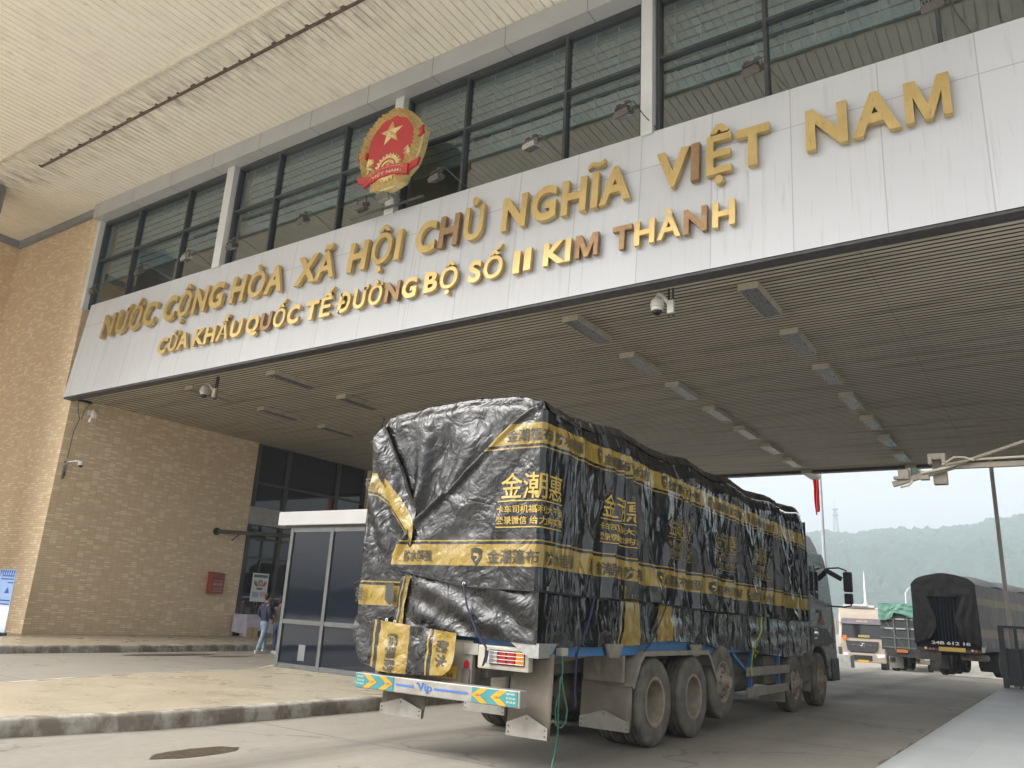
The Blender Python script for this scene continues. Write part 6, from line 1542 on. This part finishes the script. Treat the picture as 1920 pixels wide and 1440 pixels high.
# street lamps behind the lorries, white spire
def street_lamp(x, y, h, dx, label):
    z = ground_z(y); r = thing('street_lamp', (x, y, z), label, 'street lamp', 'street lamps beyond the gate')
    MB().tube([(x, y, z), (x, y, z+h-.6), (x+dx*.25, y, z+h-.15), (x+dx, y, z+h)], [.09, .06, .05, .045], 8).build('pole', M('white_lamp_pole', (.6, .62, .63), .4), r, smooth=True)
    MB().obox((x+dx*1.2, y, z+h+.02), (abs(dx)*.5, .25, .09)).build('lamp_head', M('white_lamp_head', (.8, .8, .8), .4), r, bevel=.03)
street_lamp(-11.7, 80, 6.5, 1.3, 'street lamp whose white head shows left above the dark covered lorry')
street_lamp(1.6, 80, 6.2, -1.3, 'street lamp whose white head shows at the right edge above the lorry tarpaulin')
z = ground_z(85); sx_ = -.184*87
r = thing('spire', (sx_, 85, z), 'small white pointed spire above the green topped lorry', 'spire')
MB().lathe([(.55, 0), (.5, 3.2), (.3, 4.6), (.12, 5.2), (.05, 7.6), (0, 8.2)], (sx_, 85, z), n=12).build('tower', M('white_spire_paint', (.75, .75, .75), .5), r, smooth=True)
MB().lathe([(.75, 0), (.75, .35), (.5, .45)], (sx_, 85, z+3.6), n=12).build('ring', M('orange_tile', (.55, .25, .12), .6), r)

# ================================================================== HILLS, TOWER, HAZE
ridge = [(-.60, .06), (-.42, .085), (-.30, .100), (-.249, .1044), (-.225, .1062), (-.205, .1035), (-.193, .1022), (-.180, .1050), (-.171, .1058), (-.15, .1068), (-.135, .1062), (-.1125, .1075), (-.095, .1105), (-.075, .1130), (-.056, .1178), (-.026, .1235), (.02, .130), (.12, .118), (.3, .10), (.7, .07)]
m, t, b = new_mat('forest_canopy'); v = coords(t)
c = mix(t, ramp(t, noise_(t, v, .025, 6, .65), [(.3, 0), (.7, 1)]), (.011, .034, .022), (.028, .056, .032))
c = mix(t, ramp(t, noise_(t, v, .15, 4, .7), [(.45, 0), (.7, .8)]), c, (.015, .03, .014))
t.links.new(c, b.inputs['Base Color']); b.inputs['Roughness'].default_value = .95
g = MB()
def hill(u, w):
    a = -.62+1.34*u; th = a; D = 480+1060*w
    tz = smooth_tab(ridge, math.sin(th))
    f = sstep(0, .86, w)*(1 if w < .9 else 1-.25*(w-.9)/.1)
    x, y = D*math.sin(th), D*math.cos(th)
    h = (tz*(480+1060*.86)+CAM_H+1)*f - 1.2
    h += 26*nz(x*.004, y*.004, 2)*math.sin(math.pi*min(1, w/.86))
    bmp = abs(nz(x*.06, y*.06, 3))*8+abs(nz(x*.15, y*.15, 5))*6
    return Vector((x, y, h + (bmp-4)*sstep(.03, .2, w)))
g.grid(hill, 520, 170); tag(g.build('hill', m, smooth=True, recalc=False), kind='structure')
# lattice mast on the ridge
D = 1380; bx_ = Vector((-.2105*D/.9999, .9775*D, CAM_H+.100*D)); Ht = .0475*D
r = thing('radio_mast', bx_, 'thin lattice radio mast standing on the hazy ridge', 'radio mast')
mb = MB(); w0, w1 = 4.8, 1.5
def leg(sx1, sy1, f): w = w0+(w1-w0)*min(1, f/.72); return bx_+Vector((sx1*w, sy1*w, Ht*f))
LV = [0, .12, .24, .36, .48, .58, .66, .72]
for a, c in ((-1, -1), (1, -1), (1, 1), (-1, 1)): mb.tube([leg(a, c, f) for f in LV], .5, 5)
q4 = [(-1, -1), (1, -1), (1, 1), (-1, 1)]
for f0, f1 in zip(LV, LV[1:]):
    for i in range(4):
        p, q = q4[i], q4[(i+1) % 4]; mb.tube([leg(*p, f0), leg(*q, f1)], .28, 4); mb.tube([leg(*q, f0), leg(*p, f1)], .28, 4); mb.tube([leg(*p, f1), leg(*q, f1)], .32, 4)
mb.build('lattice', M('mast_steel', (.25, .22, .22), .6), r)
mb = MB(); mb.tube([bx_+Vector((0, 0, Ht*.7)), bx_+Vector((0, 0, Ht))], .4, 6)
for f in (.60, .74): mb.lathe([(1.2, 0), (5.4, 0), (5.4, 1.6), (1.2, 1.8)], bx_+Vector((0, 0, Ht*f)), n=12)
mb.build('platform', M('mast_steel', (.25,)*3), r)

m = bpy.data.materials.new('haze'); m.use_nodes = True; t = m.node_tree
for n in list(t.nodes):
    if n.type != 'OUTPUT_MATERIAL': t.nodes.remove(n)
pv = t.nodes.new('ShaderNodeVolumePrincipled'); pv.inputs['Color'].default_value = (.80, .90, .98, 1); pv.inputs['Density'].default_value = .00064; pv.inputs['Anisotropy'].default_value = .2
t.links.new(pv.outputs[0], t.nodes['Material Output'].inputs['Volume'])
hz = MB().box(-1700, 1700, -120, 1750, -2.0, 262).build('haze', m); tag(hz, kind='stuff'); hz.display_type = 'WIRE'
